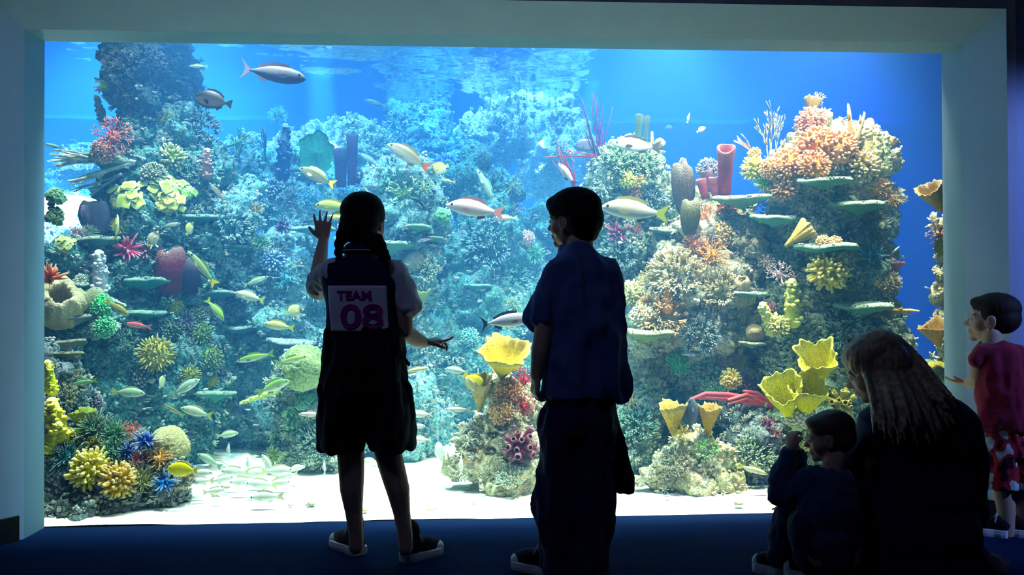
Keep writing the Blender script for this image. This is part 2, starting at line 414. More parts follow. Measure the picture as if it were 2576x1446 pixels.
def rock(label, mat, blobs, voxel=.02, amp=1.0, seed=1, name='reef_rock'):
    mb = MB()
    for b in blobs:
        px, py, r, Y = b[:4]; sx, sy, sz = (b[4] if len(b) > 4 else (1, 1, 1))
        c = at(px, py, Y); m = mpp(c); R = r*m
        V, F = ell(c, (R*sx, R*sy, R*sz), 3); mb.add(V, F)
    V, F, _ = mb.arr()
    me = remesh(V, F, voxel, 2, 'reef_rock')
    V, N = me_arrays(me)
    d = fbm(V, .30, seed, 2)*.045 + np.abs(fbm(V, .12, seed+5, 3, .6))*(.066) - .020 + fbm(V, .035, seed+9, 2, .7)*.014
    lum = vnoise(V*16, seed+3); d += np.clip(lum-.35, 0, 1)*.05
    V = V + N*(d*amp)[:, None]
    V[:, 1] = np.maximum(V[:, 1], .045)
    set_co(me, V)
    c = V.mean(0); zmin = V[:, 2].min()
    V = V - [c[0], c[1], zmin]; set_co(me, V)
    o = new_obj(name, me); o.location = (c[0], c[1], zmin); me.materials.append(RM[mat])
    o['rm'] = mat; tag(o, label, 'rock', 'reef rock masses'); ROCKS.append(o); return o
rock('tall dark rock tower at the top of the pane, draped in shaggy growth', 'dark', [
    (330, 150, 62, 1.45), (400, 60, 85, 1.55), (340, 240, 65, 1.45), (420, 180, 70, 1.6), (345, 190, 30, 1.28, (.8, .8, 2.8)), (300, 215, 22, 1.28, (.8, .8, 2.2)), (378, 265, 22, 1.28, (.8, .8, 2)), (310, 195, 38, 1.4), (360, 290, 55, 1.45), (430, 270, 55, 1.6), (470, 250, 30, 1.65)], .018, 1.0, 3)
rock('wide blue-green rock pedestal carrying the dark tower', 'teal', [
    (350, 350, 62, 1.4), (440, 350, 75, 1.5), (390, 430, 90, 1.45), (480, 440, 80, 1.5), (330, 430, 60, 1.4), (520, 400, 45, 1.6), (300, 480, 55, 1.4), (550, 470, 55, 1.7)], .018, 1.0, 8)
rock('rounded rock bluff under the yellow-green leafy coral', 'teal', [
    (340, 560, 85, 1.3), (430, 560, 90, 1.4), (500, 600, 85, 1.5), (390, 660, 80, 1.35), (280, 610, 50, 1.25), (300, 690, 60, 1.2), (480, 700, 75, 1.45)], .02, 1.0, 11)
rock('low rock shelf beside the frame under the small pink coral', 'teal', [
    (200, 650, 48, 1.0), (150, 700, 45, 1.0), (230, 720, 48, 1.0), (170, 760, 50, 1.0), (110, 760, 60, 1.1), (240, 800, 50, 1.0), (150, 850, 60, .95), (100, 900, 60, .9)], .018, 1.0, 13)
rock('broad teal rock wall behind the spiky olive domes', 'teal', [
    (310, 800, 90, 1.25), (400, 800, 90, 1.35), (480, 800, 85, 1.45), (330, 900, 95, 1.25), (440, 910, 100, 1.3), (520, 880, 75, 1.45), (300, 1000, 95, 1.2), (400, 1020, 105, 1.25), (500, 1010, 85, 1.4), (480, 1100, 60, 1.35), (420, 1100, 70, 1.2), (560, 960, 50, 1.5)], .02, 1.0, 17)
rock('pale blue fuzzy rock hump left of the girl\'s raised hand', 'blue', [
    (590, 550, 62, 1.45), (560, 610, 55, 1.5), (610, 500, 45, 1.6), (630, 640, 45, 1.6), (600, 700, 60, 1.55), (560, 500, 40, 1.65)], .018, 1.0, 21)
rock('blue rock wall behind the school of yellow-tailed fish', 'blue', [
    (690, 650, 62, 1.6), (730, 700, 70, 1.6), (640, 760, 60, 1.6), (720, 800, 80, 1.6), (620, 850, 60, 1.6), (700, 880, 70, 1.6), (790, 740, 60, 1.6), (650, 940, 65, 1.65), (600, 1010, 70, 1.75), (690, 1020, 60, 1.6), (640, 1090, 60, 1.75), (570, 1080, 60, 1.75), (820, 850, 60, 1.6)], .022, 1.0, 23)
rock('low blue rise behind the green sea fan', 'blue', [
    (660, 430, 60, 2.0), (740, 450, 70, 2.0), (830, 480, 60, 2.0), (620, 400, 40, 2.1), (780, 540, 70, 1.9), (690, 530, 60, 1.9), (870, 540, 60, 1.9), (760, 620, 55, 1.8)], .024, 1.0, 27)
rock('pale green coral mound close to the girl\'s skirt', 'green', [
    (760, 930, 58, 1.15), (720, 960, 42, 1.15), (790, 990, 62, 1.15), (760, 1060, 58, 1.15), (780, 1140, 60, 1.1), (830, 1130, 52, 1.1), (830, 1040, 60, 1.25), (720, 1050, 30, 1.15)], .016, 1.0, 29)
rock('rounded outcrop with finger corals behind the girl\'s head', 'blue', [
    (960, 470, 55, 1.45), (1030, 480, 65, 1.45), (990, 560, 78, 1.4), (1060, 570, 55, 1.5), (940, 600, 70, 1.45), (1020, 660, 78, 1.4), (1080, 640, 35, 1.5), (960, 720, 60, 1.45), (1050, 740, 50, 1.5), (900, 540, 55, 1.5)], .018, 1.0, 31)
rock('steep hazy rock face between the two standing children', 'teal', [
    (1200, 400, 42, 2.2), (1180, 470, 60, 2.2), (1260, 480, 45, 2.2), (1230, 580, 95, 2.15), (1150, 640, 60, 2.1), (1300, 650, 75, 2.2), (1190, 760, 100, 2.1), (1300, 800, 85, 2.15), (1120, 860, 80, 2.0), (1240, 920, 95, 2.0), (1120, 980, 80, 1.95), (1100, 1080, 60, 1.9), (1360, 740, 80, 2.2), (1380, 560, 60, 2.3), (1380, 900, 80, 2.1)], .026, 1.0, 37)
rock('pale sunlit ridge far behind the pink sea whips', 'cream', [
    (1340, 290, 55, 3.2), (1400, 310, 55, 3.2), (1270, 310, 50, 3.2), (1190, 340, 50, 3.2), (1330, 350, 70, 3.1), (1430, 370, 60, 3.1), (1240, 370, 60, 3.15), (1380, 420, 80, 3.0), (1300, 260, 26, 3.2)], .034, 1.3, 41)
rock('violet hazy knoll far behind the middle of the tank', 'blue', [
    (1020, 320, 55, 3.3), (1090, 300, 40, 3.3), (1060, 370, 70, 3.2), (970, 390, 60, 3.2), (1130, 380, 50, 3.2), (1010, 440, 70, 3.1), (1120, 450, 60, 3.1)], .034, 1.2, 43)
rock('pale bank far behind the purple tube sponges', 'cream', [
    (800, 350, 50, 2.9), (860, 340, 45, 2.9), (920, 350, 45, 2.9), (740, 380, 50, 2.9), (880, 400, 60, 2.8), (960, 410, 50, 2.9), (700, 420, 60, 2.9)], .03, 1.2, 47)
rock('rounded coral boulder crowned with green fuzz under the sea whips', 'green', [
    (1590, 440, 88, 1.05), (1540, 470, 75, 1.05), (1640, 470, 48, 1.05), (1560, 540, 75, 1.1), (1640, 560, 55, 1.15), (1580, 620, 70, 1.1), (1500, 560, 55, 1.2), (1540, 700, 70, 1.15), (1490, 640, 55, 1.2)], .016, 1.0, 53)
rock('jagged cream rock buttress beside the boy\'s shirt', 'cream', [
    (1690, 650, 65, .95), (1760, 600, 70, .95), (1830, 590, 80, .95), (1880, 610, 40, .85), (1700, 740, 90, .9), (1800, 720, 95, .9), (1870, 700, 60, .95), (1640, 720, 50, .95), (1620, 760, 50, .95), (1640, 830, 70, .95), (1760, 830, 85, .9), (1860, 810, 75, .95), (1790, 520, 45, 1.05), (1640, 920, 70, 1.1), (1730, 930, 80, 1.05), (1830, 920, 75, 1.05)], .018, 1.1, 59)
rock('tall coral pinnacle topped with orange knobs below the blue water', 'cream', [
    (2050, 330, 36, .75), (2040, 380, 52, .75), (2110, 370, 62, .75), (2170, 360, 55, .8), (2200, 400, 48, .8), (1980, 420, 50, .75), (2060, 440, 72, .75), (2150, 450, 80, .75), (2190, 490, 62, .8), (1950, 440, 34, .75), (2000, 500, 48, .8)], .016, .9, 61)
rock('green-grey rock column under the plate corals by the blue water', 'green', [
    (2090, 530, 75, .75), (2170, 560, 72, .78), (1980, 560, 55, .8), (2040, 610, 80, .8), (2120, 640, 78, .75), (2190, 640, 45, .8), (2050, 720, 85, .8), (2150, 730, 80, .75), (2200, 720, 45, .75), (1960, 650, 50, .9), (1960, 760, 60, .8), (2180, 800, 70, .75)], .017, 1.0, 67)
rock('speckled rock wall around the yellow cup sponges', 'green', [
    (2050, 820, 85, .75), (2140, 860, 90, .7), (2210, 860, 60, .7), (1970, 860, 62, .75), (2000, 940, 80, .72), (2090, 960, 95, .7), (2190, 960, 85, .7), (1960, 1020, 62, .72), (2060, 1060, 90, .68), (2180, 1070, 90, .7), (2260, 960, 60, .7), (2280, 1080, 70, .75), (1970, 1110, 66, .65), (2020, 1180, 80, .6)], .018, 1.0, 71)
rock('grey rock block with a purple branch, next to the seated toddler', 'grey', [
    (1900, 1110, 66, .62), (1870, 1170, 52, .6), (1920, 1190, 66, .58), (1880, 1060, 38, .65), (1950, 1230, 50, .55), (1840, 1040, 32, .75), (1870, 1230, 40, .58)], .015, .8, 73)
rock('foreground rock mound on the sand under the tan folded sponges', 'cream', [
    (1740, 1130, 58, .55), (1700, 1170, 55, .52), (1780, 1170, 62, .52), (1660, 1200, 40, .48), (1740, 1210, 50, .46), (1810, 1210, 52, .48), (1625, 1215, 26, .46, (1.4, 1, .6)), (1840, 1225, 30, .5)], .014, .8, 79)
rock('round green-tinted boulder against the boy\'s trousers', 'green', [
    (1590, 1060, 62, .8), (1620, 1100, 52, .75), (1570, 1120, 55, .75), (1640, 1040, 30, .85), (1560, 1010, 38, .85)], .016, .7, 83)
rock('dim rock bank in the gap behind the red rope sponge', 'teal', [
    (1700, 980, 70, 1.1), (1780, 1010, 80, 1.1), (1860, 980, 60, 1.1), (1760, 1080, 60, 1.0), (1680, 1060, 50, 1.05), (1840, 1050, 50, 1.0), (1660, 1150, 60, 1.0), (1580, 1170, 60, 1.05), (1900, 960, 50, 1.0)], .02, 1.0, 89)
rock('orange and grey boulder on the sand at the boy\'s side', 'cream', [
    (1270, 1010, 48, .62), (1310, 1040, 55, .6), (1240, 1080, 60, .6), (1290, 1110, 62, .55), (1180, 1110, 48, .58), (1210, 1160, 52, .55), (1300, 1170, 55, .5), (1280, 1225, 42, .45), (1160, 1160, 34, .58), (1340, 1190, 45, .5), (1380, 1080, 60, .65), (1255, 970, 30, .7)], .014, .9, 97)
rock('blue-grey mound low behind the girl\'s bare forearm', 'blue', [
    (1050, 990, 42, 1.3), (1000, 1010, 60, 1.3), (1070, 1060, 60, 1.4), (1110, 1040, 36, 1.4), (960, 1080, 60, 1.35), (1010, 1110, 50, 1.3), (1080, 880, 36, 1.6), (1040, 900, 46, 1.5)], .018, 1.0, 101)
rock('foreground speckled rock in the corner under the yellow finger corals', 'grey', [
    (160, 1190, 62, .34), (240, 1230, 72, .34), (330, 1240, 66, .36), (400, 1230, 58, .38), (440, 1200, 46, .4), (130, 1270, 70, .3), (210, 1290, 70, .28), (300, 1290, 50, .28), (180, 1120, 62, .42), (260, 1150, 66, .42), (340, 1150, 60, .45), (400, 1160, 52, .45), (110, 1150, 60, .4), (440, 1240, 36, .4)], .012, .75, 103)
rock('narrow rock stack hugging the frame under the yellow lumpy sponge', 'grey', [
    (110, 950, 44, .5), (100, 1010, 50, .46), (120, 1070, 50, .44), (170, 1000, 34, .55), (80, 900, 40, .55), (170, 940, 30, .6), (190, 1060, 34, .55)], .013, .8, 107)
rock('tilted rock arm reaching in behind the right jamb', 'cream', [
    (2370, 520, 22, .35), (2375, 580, 26, .35), (2380, 640, 28, .35), (2420, 580, 60, .4), (2420, 700, 60, .45), (2400, 820, 45, .45), (2420, 900, 60, .5), (2400, 990, 60, .5), (2430, 1080, 70, .5), (2350, 1120, 60, .6)], .014, .7, 109)
rock('deep blue rock bank closing the gap behind the pale mounds', 'blue', [
    (860, 900, 80, 2.1), (940, 960, 80, 2.1), (880, 1040, 80, 2.0), (980, 1060, 70, 2.0), (800, 1060, 60, 2.0), (900, 820, 60, 2.2), (860, 720, 70, 2.3), (640, 1120, 60, 1.95), (720, 1130, 60, 1.9), (1060, 960, 60, 2.1), (1100, 700, 55, 2.35), (1085, 790, 50, 2.3), (1060, 860, 50, 2.3), (950, 860, 70, 2.2)], .026, 1.1, 113)
rock('teal rock slope low behind the boy, seen past his trousers', 'teal', [
    (1440, 760, 80, 2.0), (1400, 640, 70, 2.4), (1440, 700, 60, 2.2), (1440, 880, 90, 1.9), (1500, 960, 90, 1.7), (1420, 1000, 90, 1.7), (1500, 820, 70, 1.6), (1560, 900, 70, 1.45), (1480, 1080, 80, 1.5), (1380, 1080, 70, 1.6), (1580, 1040, 60, 1.3), (1620, 980, 50, 1.3)], .024, 1.1, 117)
rock('hazy blue rock far behind the antler corals', 'blue', [
    (200, 420, 60, 2.9), (130, 500, 60, 2.8), (600, 420, 60, 2.9), (650, 380, 40, 2.9), (200, 560, 70, 2.6), (120, 640, 70, 2.5), (560, 520, 60, 2.7)], .03, 1.2, 119)
rock('blue rock column carrying the outcrop behind the girl', 'blue', [
    (980, 780, 70, 1.5), (1030, 840, 60, 1.5), (930, 850, 70, 1.5), (980, 930, 70, 1.5), (900, 700, 60, 1.5)], .022, 1.0, 121)
bpy.context.view_layer.update()
def build_bvh(objs):
    Vs = []; Fs = []; n = 0
    for o in objs:
        me = o.data; V, _ = me_arrays(me); V = V + np.array(o.location)
        k = len(me.loops); L = np.empty(k, np.int32); me.loops.foreach_get('vertex_index', L)
        Vs.append(V); Fs += (L.reshape(-1, 4)+n).tolist(); n += len(V)
    return BVHTree.FromPolygons(np.vstack(Vs).tolist(), Fs)
BVH = build_bvh(ROCKS)
def hit(px, py, maxY=9):
    d = ray(px, py).normalized(); loc, nrm, idx, dist = BVH.ray_cast(CAM, d)
    if loc is None: return None, None
    if nrm.dot(d) > 0: nrm = -nrm
    return loc, nrm

# ------------------------------------------------------------------ crust of small polyps growing on each rock (uncountable: one part per rock)
def growth_mat():
    t = NT('encrusting_growth'); a = t.n('ShaderNodeAttribute', attribute_name='hue'); b = t.n('ShaderNodeAttribute', attribute_name='tip'); oi = t.n('ShaderNodeObjectInfo')
    nat = t.ramp(a.outputs['Fac'], [(0, (.05, .13, .13)), (.16, (.30, .40, .26)), (.30, (.55, .60, .50)), (.42, (.34, .42, .12)), (.52, (.20, .34, .36)), (.62, (.70, .62, .42)), (.72, (.58, .30, .20)), (.80, (.42, .20, .30)), (.88, (.80, .82, .76)), (1.0, (.70, .46, .16))])
    cool = t.mix(.65, nat, oi.outputs['Color'])
    c = t.mix(b.outputs['Fac'], cool, t.mix(.45, cool, (1, 1, .92)))
    c = t.mix(1.0, c, (.72, .75, .78), 'MULTIPLY'); f = t.noise(60, 2); t.bump(f, .6, .004); return t.base(c, .95, .08)
M_GROWTH = growth_mat()
TINT = dict(teal=(.12, .33, .32), dark=(.03, .09, .14), blue=(.26, .50, .56), cream=(1.0, .90, .60), green=(.50, .60, .40), grey=(.34, .40, .42))
def tufts(o, n, size, seed):
    me = o.data; V, N = me_arrays(me); W = V + np.array(o.location); R = random.Random(seed)
    tc = np.array(CAM[:])[None]-W; tc /= np.linalg.norm(tc, axis=1)[:, None]
    ok = np.where(((N*tc).sum(1) > .05) | (N[:, 2] > .75))[0]
    if len(ok) == 0: return
    near = np.full(len(W), 9.0)
    for c_, r_ in CL:
        if abs(c_[1]-W[:, 1].mean()) > 1.5: continue
        near = np.minimum(near, np.linalg.norm(W-c_, axis=1)/r_)
    ok = ok[near[ok] > .95]
    patch = vnoise(W*9, seed)*.5+.5; kindn = vnoise(W*6, seed+7)
    Vs = []; Fs = []; A = []; H = []; cnt = 0; made = 0; tries = 0
    while made < n and tries < n*6:
        tries += 1; i = int(ok[R.randrange(len(ok))])
        if R.random() > .25+patch[i]: continue
        made += 1; p = Vector(V[i]); nr = Vector(N[i]); k = kindn[i]; hue = min(1, max(0, patch[i]*.8+R.uniform(-.12, .28))); s = size*R.uniform(.6, 1.5)
        pieces = []
        if k > .25:      # finger tuft
            for _ in range(7):
                d = (nr+Vector((R.uniform(-1, 1), R.uniform(-1, 1), R.uniform(-.6, 1)))*.75).normalized(); pieces.append(tube([p, p+d*s*R.uniform(.7, 1.2)], [s*.17, s*.11], 5, False))
        elif k > -.1:    # knob cluster
            for _ in range(5):
                c = p+Vector((R.uniform(-1, 1), R.uniform(-1, 1), R.uniform(-1, 1)))*s*.5+nr*s*.1; v, f = ell(c, s*R.uniform(.2, .36), 1); pieces.append((v, f, np.full(len(v), R.uniform(.1, .8))))
        elif k > -.4:    # frill
            for _ in range(3):
                d = (nr+Vector((R.uniform(-1, 1), R.uniform(-1, 1), R.uniform(0, 1)))*.6).normalized(); pieces.append(tube([p, p+d*s*.4, p+d*s*.8], [(s*.12, s*.04), (s*.42, s*.05), (s*.5, s*.03)], 8, False))
        else:            # thin hairs
            for _ in range(12):
                d = (nr+Vector((R.uniform(-1, 1), R.uniform(-1, 1), R.uniform(-.8, .8)))*.9).normalized(); pieces.append(tube([p, p+d*s*R.uniform(.6, 1.4)], [s*.07, s*.035], 4, False))
        for v, f, a in pieces:
            v = np.asarray([q[:] for q in v]) if not isinstance(v, np.ndarray) else v
            Vs.append(v); Fs += [tuple(x+cnt for x in q) for q in f]; A.append(np.asarray(a, float)); H.append(np.full(len(v), hue)); cnt += len(v)
    m = mesh_from('encrusting_growth', np.vstack(Vs), Fs, True, {'tip': np.concatenate(A), 'hue': np.concatenate(H)}, M_GROWTH)
    g = new_obj('encrusting_growth', m, o); g.color = (*TINT[o['rm']], 1); g['kind'] = 'stuff'
# ================================================================== CORALS AND SPONGES
def srgb(c):
    return tuple(((x/255.0)/12.92 if x/255.0 <= .04045 else ((x/255.0+.055)/1.055)**2.4) for x in c)
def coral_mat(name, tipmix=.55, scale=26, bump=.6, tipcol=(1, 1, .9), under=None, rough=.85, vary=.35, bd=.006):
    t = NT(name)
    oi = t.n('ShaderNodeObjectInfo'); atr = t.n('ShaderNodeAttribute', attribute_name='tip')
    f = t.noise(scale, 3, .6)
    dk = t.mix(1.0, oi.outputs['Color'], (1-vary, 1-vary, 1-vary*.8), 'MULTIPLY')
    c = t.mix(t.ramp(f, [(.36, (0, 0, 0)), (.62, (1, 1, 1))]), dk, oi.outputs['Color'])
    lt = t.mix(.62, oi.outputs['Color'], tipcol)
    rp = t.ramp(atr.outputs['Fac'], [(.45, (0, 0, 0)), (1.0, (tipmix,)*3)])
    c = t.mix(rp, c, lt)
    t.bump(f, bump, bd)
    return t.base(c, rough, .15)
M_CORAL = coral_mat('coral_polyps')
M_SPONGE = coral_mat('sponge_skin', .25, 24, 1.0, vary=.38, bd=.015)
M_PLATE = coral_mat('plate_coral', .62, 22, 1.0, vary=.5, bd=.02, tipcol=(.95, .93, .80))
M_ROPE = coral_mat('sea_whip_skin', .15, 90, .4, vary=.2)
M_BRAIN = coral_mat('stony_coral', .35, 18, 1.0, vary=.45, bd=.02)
PI2 = 2*PI
def fib(n, zmin=-.3):
    out = []; k = 0; N = int(n*2/(1-zmin))
    for i in range(N):
        z = 1-2*(i+.5)/N
        if z < zmin: break
        a = i*2.399963; r = math.sqrt(max(0, 1-z*z)); out.append(Vector((r*math.cos(a), r*math.sin(a), z)))
    return out
def pr_finger(s, n=120, rad=.088, tipr=.074, core=.68, jit=.22, sides=8, bend=.09, zmin=-.3):
    R = random.Random(s); mb = MB()
    V, F = ell((0, 0, 0), core, 2); mb.add(V, F, 0)
    for d in fib(n, zmin):
        d = (d + Vector((R.uniform(-1, 1), R.uniform(-1, 1), R.uniform(-.6, 1)))*jit*.5).normalized()
        L = R.uniform(.78, 1.08); b = Vector((R.uniform(-1, 1), R.uniform(-1, 1), R.uniform(-.2, 1)))*bend
        p0 = d*core*.7; p1 = d*(core+(L-core)*.5)+b*.35; p2 = d*L+b
        k = R.uniform(.8, 1.2)
        mb.add(*tube([p0, p1, p2], [rad*k, rad*.9*k, tipr*k], sides, False, True))
    return mb.mesh('coral', M_CORAL)
def pr_fine(s): return pr_finger(s, 150, .030, .020, .45, .5, 5, .26)
def pr_spiky(s): return pr_finger(s, 150, .052, .020, .74, .2, 6, .05)
def pr_star(s): return pr_finger(s, 34, .085, .035, .35, .5, 6, .25)
def pr_knob(s):
    R = random.Random(s); mb = MB()
    V, F = ell((0, 0, 0), .78, 3); d = vnoise(V*3, s)*.08; V = V*(1+d)[:, None]; mb.add(V, F, 0)
    for d in fib(210, -.35):
        d = (d+Vector((R.uniform(-1, 1), R.uniform(-1, 1), R.uniform(-1, 1)))*.10).normalized(); L = R.uniform(.80, .98); r = R.uniform(.045, .075)
        b = Vector((R.uniform(-1, 1), R.uniform(-1, 1), R.uniform(-1, 1)))*.05
        mb.add(*tube([d*.7, d*L+b], [r*.8, r], 6, False, True))
    return mb.mesh('coral', M_CORAL)
def branch(mb, R, p, d, L, r, depth, spread=.6, sides=6, up=.15, t0=0.0):
    q = p+d*L*.5+Vector((R.uniform(-1, 1), R.uniform(-1, 1), R.uniform(-1, 1)))*L*.08
    e = p+d*L
    V, F, A = tube([p, q, e], [r, r*.86, r*.72], sides, False, depth == 0)
    mb.add(V, F, np.array(A)*(1.0 if depth == 0 else .4))
    if depth == 0: return
    for k in range(R.choice((2, 2, 3))):
        a = R.uniform(0, PI2); o = d.orthogonal().normalized(); o.rotate(Quaternion(d, a))
        nd = (d + o*spread*R.uniform(.6, 1.2) + Vector((0, 0, up))).normalized()
        branch(mb, R, e-d*r*.3, nd, L*R.uniform(.6, .85), r*.78, depth-1, spread, sides, up)
def pr_bush(s, n=16, depth=2, r=.055):
    R = random.Random(s); mb = MB(); V, F = ell((0, 0, 0), .3, 2); mb.add(V, F, 0)
    for d in fib(n, -.25):
        d = (d+Vector((R.uniform(-1, 1), R.uniform(-1, 1), R.uniform(-.4, 1)))*.2).normalized()
        branch(mb, R, d*.2, d, .33, r, depth, .75, 6)
    return mb.mesh('coral', M_CORAL)
def pr_bushfine(s): return pr_bush(s, 24, 2, .032)
def pr_brain(s):
    V, F = ell((0, 0, 0), (1, 1, .92), 5); n = fbm(V, .32, s, 2); d = np.abs(np.sin(n*15))*.08+fbm(V, .12, s, 2)*.02; V = V*(.94+d+vnoise(V*1.6, s)*.14)[:, None]
    mb = MB(); mb.add(V, F, d*14); return mb.mesh('coral', M_BRAIN)
def pr_pine(s):
    R = random.Random(s); mb = MB(); V, F = ell((0, 0, 0), .82, 3); mb.add(V, F, 0)
    for d in fib(110, -.4):
        q = Vector((0, 0, 1)).rotation_difference(d); V, F = ell(d*.86, (.115, .115, .08), 1, q.to_matrix()); mb.add(V, F, np.where((V @ np.array(d)) > .86, 1.0, 0))
    return mb.mesh('coral', M_CORAL)
def pr_hairy(s):
    R = random.Random(s); mb = MB()
    for i in range(95):
        a = R.uniform(0, PI2); r = math.sqrt(R.random())*.95; z = .34*(1-r*r)+R.uniform(-.05, .1); c = Vector((r*math.cos(a), r*math.sin(a), z)); nr = Vector((c.x, c.y, .9)).normalized()
        for k in range(5):
            d = (nr+Vector((R.uniform(-1, 1), R.uniform(-1, 1), R.uniform(-.5, 1)))*.7).normalized(); mb.add(*tube([c-nr*.15, c+d*R.uniform(.10, .26)], [.045, .022], 5, False))
    return mb.mesh('coral', M_CORAL)
def lathe(prof, n=16, ruffle=0.0, k=5, ph=0, c=(0, 0, 0), q=None, sq=1.0):
    V = []; A = []; m = len(prof); zm = max(p[1] for p in prof)
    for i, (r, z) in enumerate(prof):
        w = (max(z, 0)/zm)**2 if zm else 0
        for j in range(n):
            a = PI2*j/n; rr = r*(1+ruffle*w*math.sin(k*a+ph)+ruffle*.4*w*math.sin((k*2+1)*a+ph*2)); zz = z+ruffle*.35*w*math.sin((k-1)*a+ph*3)
            V.append(Vector((rr*math.cos(a), rr*math.sin(a)*sq, zz))); A.append(w)
    F = [(i*n+j, i*n+(j+1) % n, (i+1)*n+(j+1) % n, (i+1)*n+j) for i in range(m-1) for j in range(n)]
    F.append(tuple(range(n-1, -1, -1))); F.append(tuple(range((m-1)*n, m*n)))
    if q is not None: V = [q @ v for v in V]
    V = [v+Vector(c) for v in V]
    return V, F, A
def tube_prof(r=.12, h=1.0, flare=1.25, wall=.3):
    return [(r*.8, 0), (r*.9, h*.3), (r, h*.7), (r*flare, h*.96), (r*flare*.97, h), (r*flare*(1-wall*.8), h), (r*(1-wall), h*.85), (r*(1-wall)*.85, h*.45), (r*.3, h*.35)]
def pr_tubes(s, n=16, r=.15, h=.75):
    R = random.Random(s); mb = MB(); V, F = ell((0, 0, 0), .42, 2); mb.add(V, F, 0)
    for d in fib(n, .0):
        d = (d+Vector((R.uniform(-1, 1), R.uniform(-1, 1), R.uniform(-.2, .6)))*.2).normalized(); k = R.uniform(.8, 1.15)
        mb.add(*lathe(tube_prof(r*k, h*k, 1.12, .38), 12, 0, 5, 0, d*.22, Vector((0, 0, 1)).rotation_difference(d)))
    return mb.mesh('sponge', M_SPONGE)
def pr_cup(s):
    R = random.Random(s); k = R.choice((3, 4, 5)); ph = R.uniform(0, 6)
    prof = [(.10, 0), (.16, .12), (.26, .32), (.40, .56), (.53, .80), (.60, .97), (.585, 1.0), (.55, .98), (.47, .80), (.34, .58), (.20, .38), (.07, .26)]
    mb = MB(); V, F, A = lathe(prof, 72, .15, k, ph); V = np.array([v[:] for v in V]); V[:, :2] *= (1+.05*np.sin(np.arctan2(V[:, 1], V[:, 0])*13+ph)*V[:, 2]**2)[:, None]; V = V*(1+fbm(V, .16, s, 2)*.07)[:, None]; V[:, :2] *= .82; mb.add(V, F, A); return mb.mesh('sponge', M_SPONGE)
def pr_bowl(s):
    """closed vase with a dark round mouth"""
    prof = [(.22, 0), (.36, .12), (.48, .38), (.49, .62), (.40, .86), (.30, .98), (.26, 1.0), (.21, .96), (.20, .8), (.26, .6), (.24, .4), (.05, .34)]
    mb = MB(); V, F, A = lathe(prof, 48, .10, 4, s); V = np.array([v[:] for v in V]); V = V*(1+vnoise(V*4, s)*.08+fbm(V, .09, s, 2)*.03)[:, None]; V[:, :2] *= (1+.05*np.sin(np.arctan2(V[:, 1], V[:, 0])*15)*(V[:, 2] > .15))[:, None]; mb.add(V, F, A); return mb.mesh('sponge', M_SPONGE)
def pr_tube1(s):
    mb = MB(); V, F, A = lathe(tube_prof(.5, 1, 1.22, .32), 22, .05, 3, s); V = np.array([v[:] for v in V]); V[:, :2] *= (1+vnoise(V*np.array([3, 3, 14]), s)*.06)[:, None]; mb.add(V, F, A); return mb.mesh('sponge', M_SPONGE)
def pr_plate(s):
    R = random.Random(s); n = 40; prof = [(.08, -.44), (.22, -.33), (.45, -.22), (.75, -.14), (.94, -.08), (1.0, .02), (.95, .11), (.75, .14), (.35, .10), (.02, .08)]
    V = []; A = []; k1 = R.uniform(0, 6); k2 = R.uniform(0, 6)
    for i, (r, z) in enumerate(prof):
        for j in range(n):
            a = PI2*j/n; rr = r*(1+.10*math.sin(2*a+k1)+.06*math.sin(5*a+k2)+.03*math.sin(11*a+k1)); V.append((rr*math.cos(a), rr*math.sin(a), z+.03*r*math.sin(3*a+k2))); A.append(0 if i < 5 else 1)
    V = np.array(V); V[:, 2] += vnoise(V*9, s)*.02+fbm(V, .5, s+4, 2)*.05; V[:, :2] *= (1+vnoise(V*4, s+2)*.06)[:, None]
    F = [(i*n+j, i*n+(j+1) % n, (i+1)*n+(j+1) % n, (i+1)*n+j) for i in range(len(prof)-1) for j in range(n)]
    F.append(tuple(range(n-1, -1, -1))); F.append(tuple(range((len(prof)-1)*n, len(prof)*n)))
    mb = MB(); mb.add(V, F, A)
    for _ in range(110):
        a = R.uniform(0, PI2); r = R.uniform(.3, .98)**.5*.99; b = R.uniform(.018, .05); V, F = ell((r*math.cos(a), r*math.sin(a), .125), (b, b, b*.9), 1); mb.add(V, F, 1)
    return mb.mesh('plate', M_PLATE)
def pr_leafy(s):
    R = random.Random(s); mb = MB()
    for d in fib(26, -.1):
        d = (d+Vector((R.uniform(-1, 1), R.uniform(-1, 1), R.uniform(0, 1)))*.3).normalized(); c = d*R.uniform(.35, .8); k = R.uniform(.20, .34)
        V, F, A = lathe([(.02, -.10), (.5, -.03), (1.0, .10), (.96, .16), (.5, .06), (.02, .02)], 14, .25, 4, R.uniform(0, 6))
        q = Vector((0, 0, 1)).rotation_difference((d+Vector((0, 0, 1.2))).normalized()); V = [q @ (v*k)+c for v in V]; mb.add(V, F, A)
    V, F = ell((0, 0, 0), .45, 2); mb.add(V, F, 0)
    return mb.mesh('coral', M_CORAL)
def pr_column(s):
    R = random.Random(s); mb = MB()
    for i in range(110):
        z = R.uniform(0, 1); a = R.uniform(0, PI2); r = R.uniform(.07, .14)*(1.15-z*.5); b = R.uniform(.028, .062)*(1.1-z*.3)
        V, F = ell((r*math.cos(a), r*math.sin(a), z*.94), b, 2); mb.add(V, F, np.clip((V[:, 2]-z*.94)/b, 0, 1))
    mb.add(*tube([(0, 0, 0), (0, 0, .5), (0, 0, .93)], [.15, .12, .08], 8)); return mb.mesh('coral', M_CORAL)
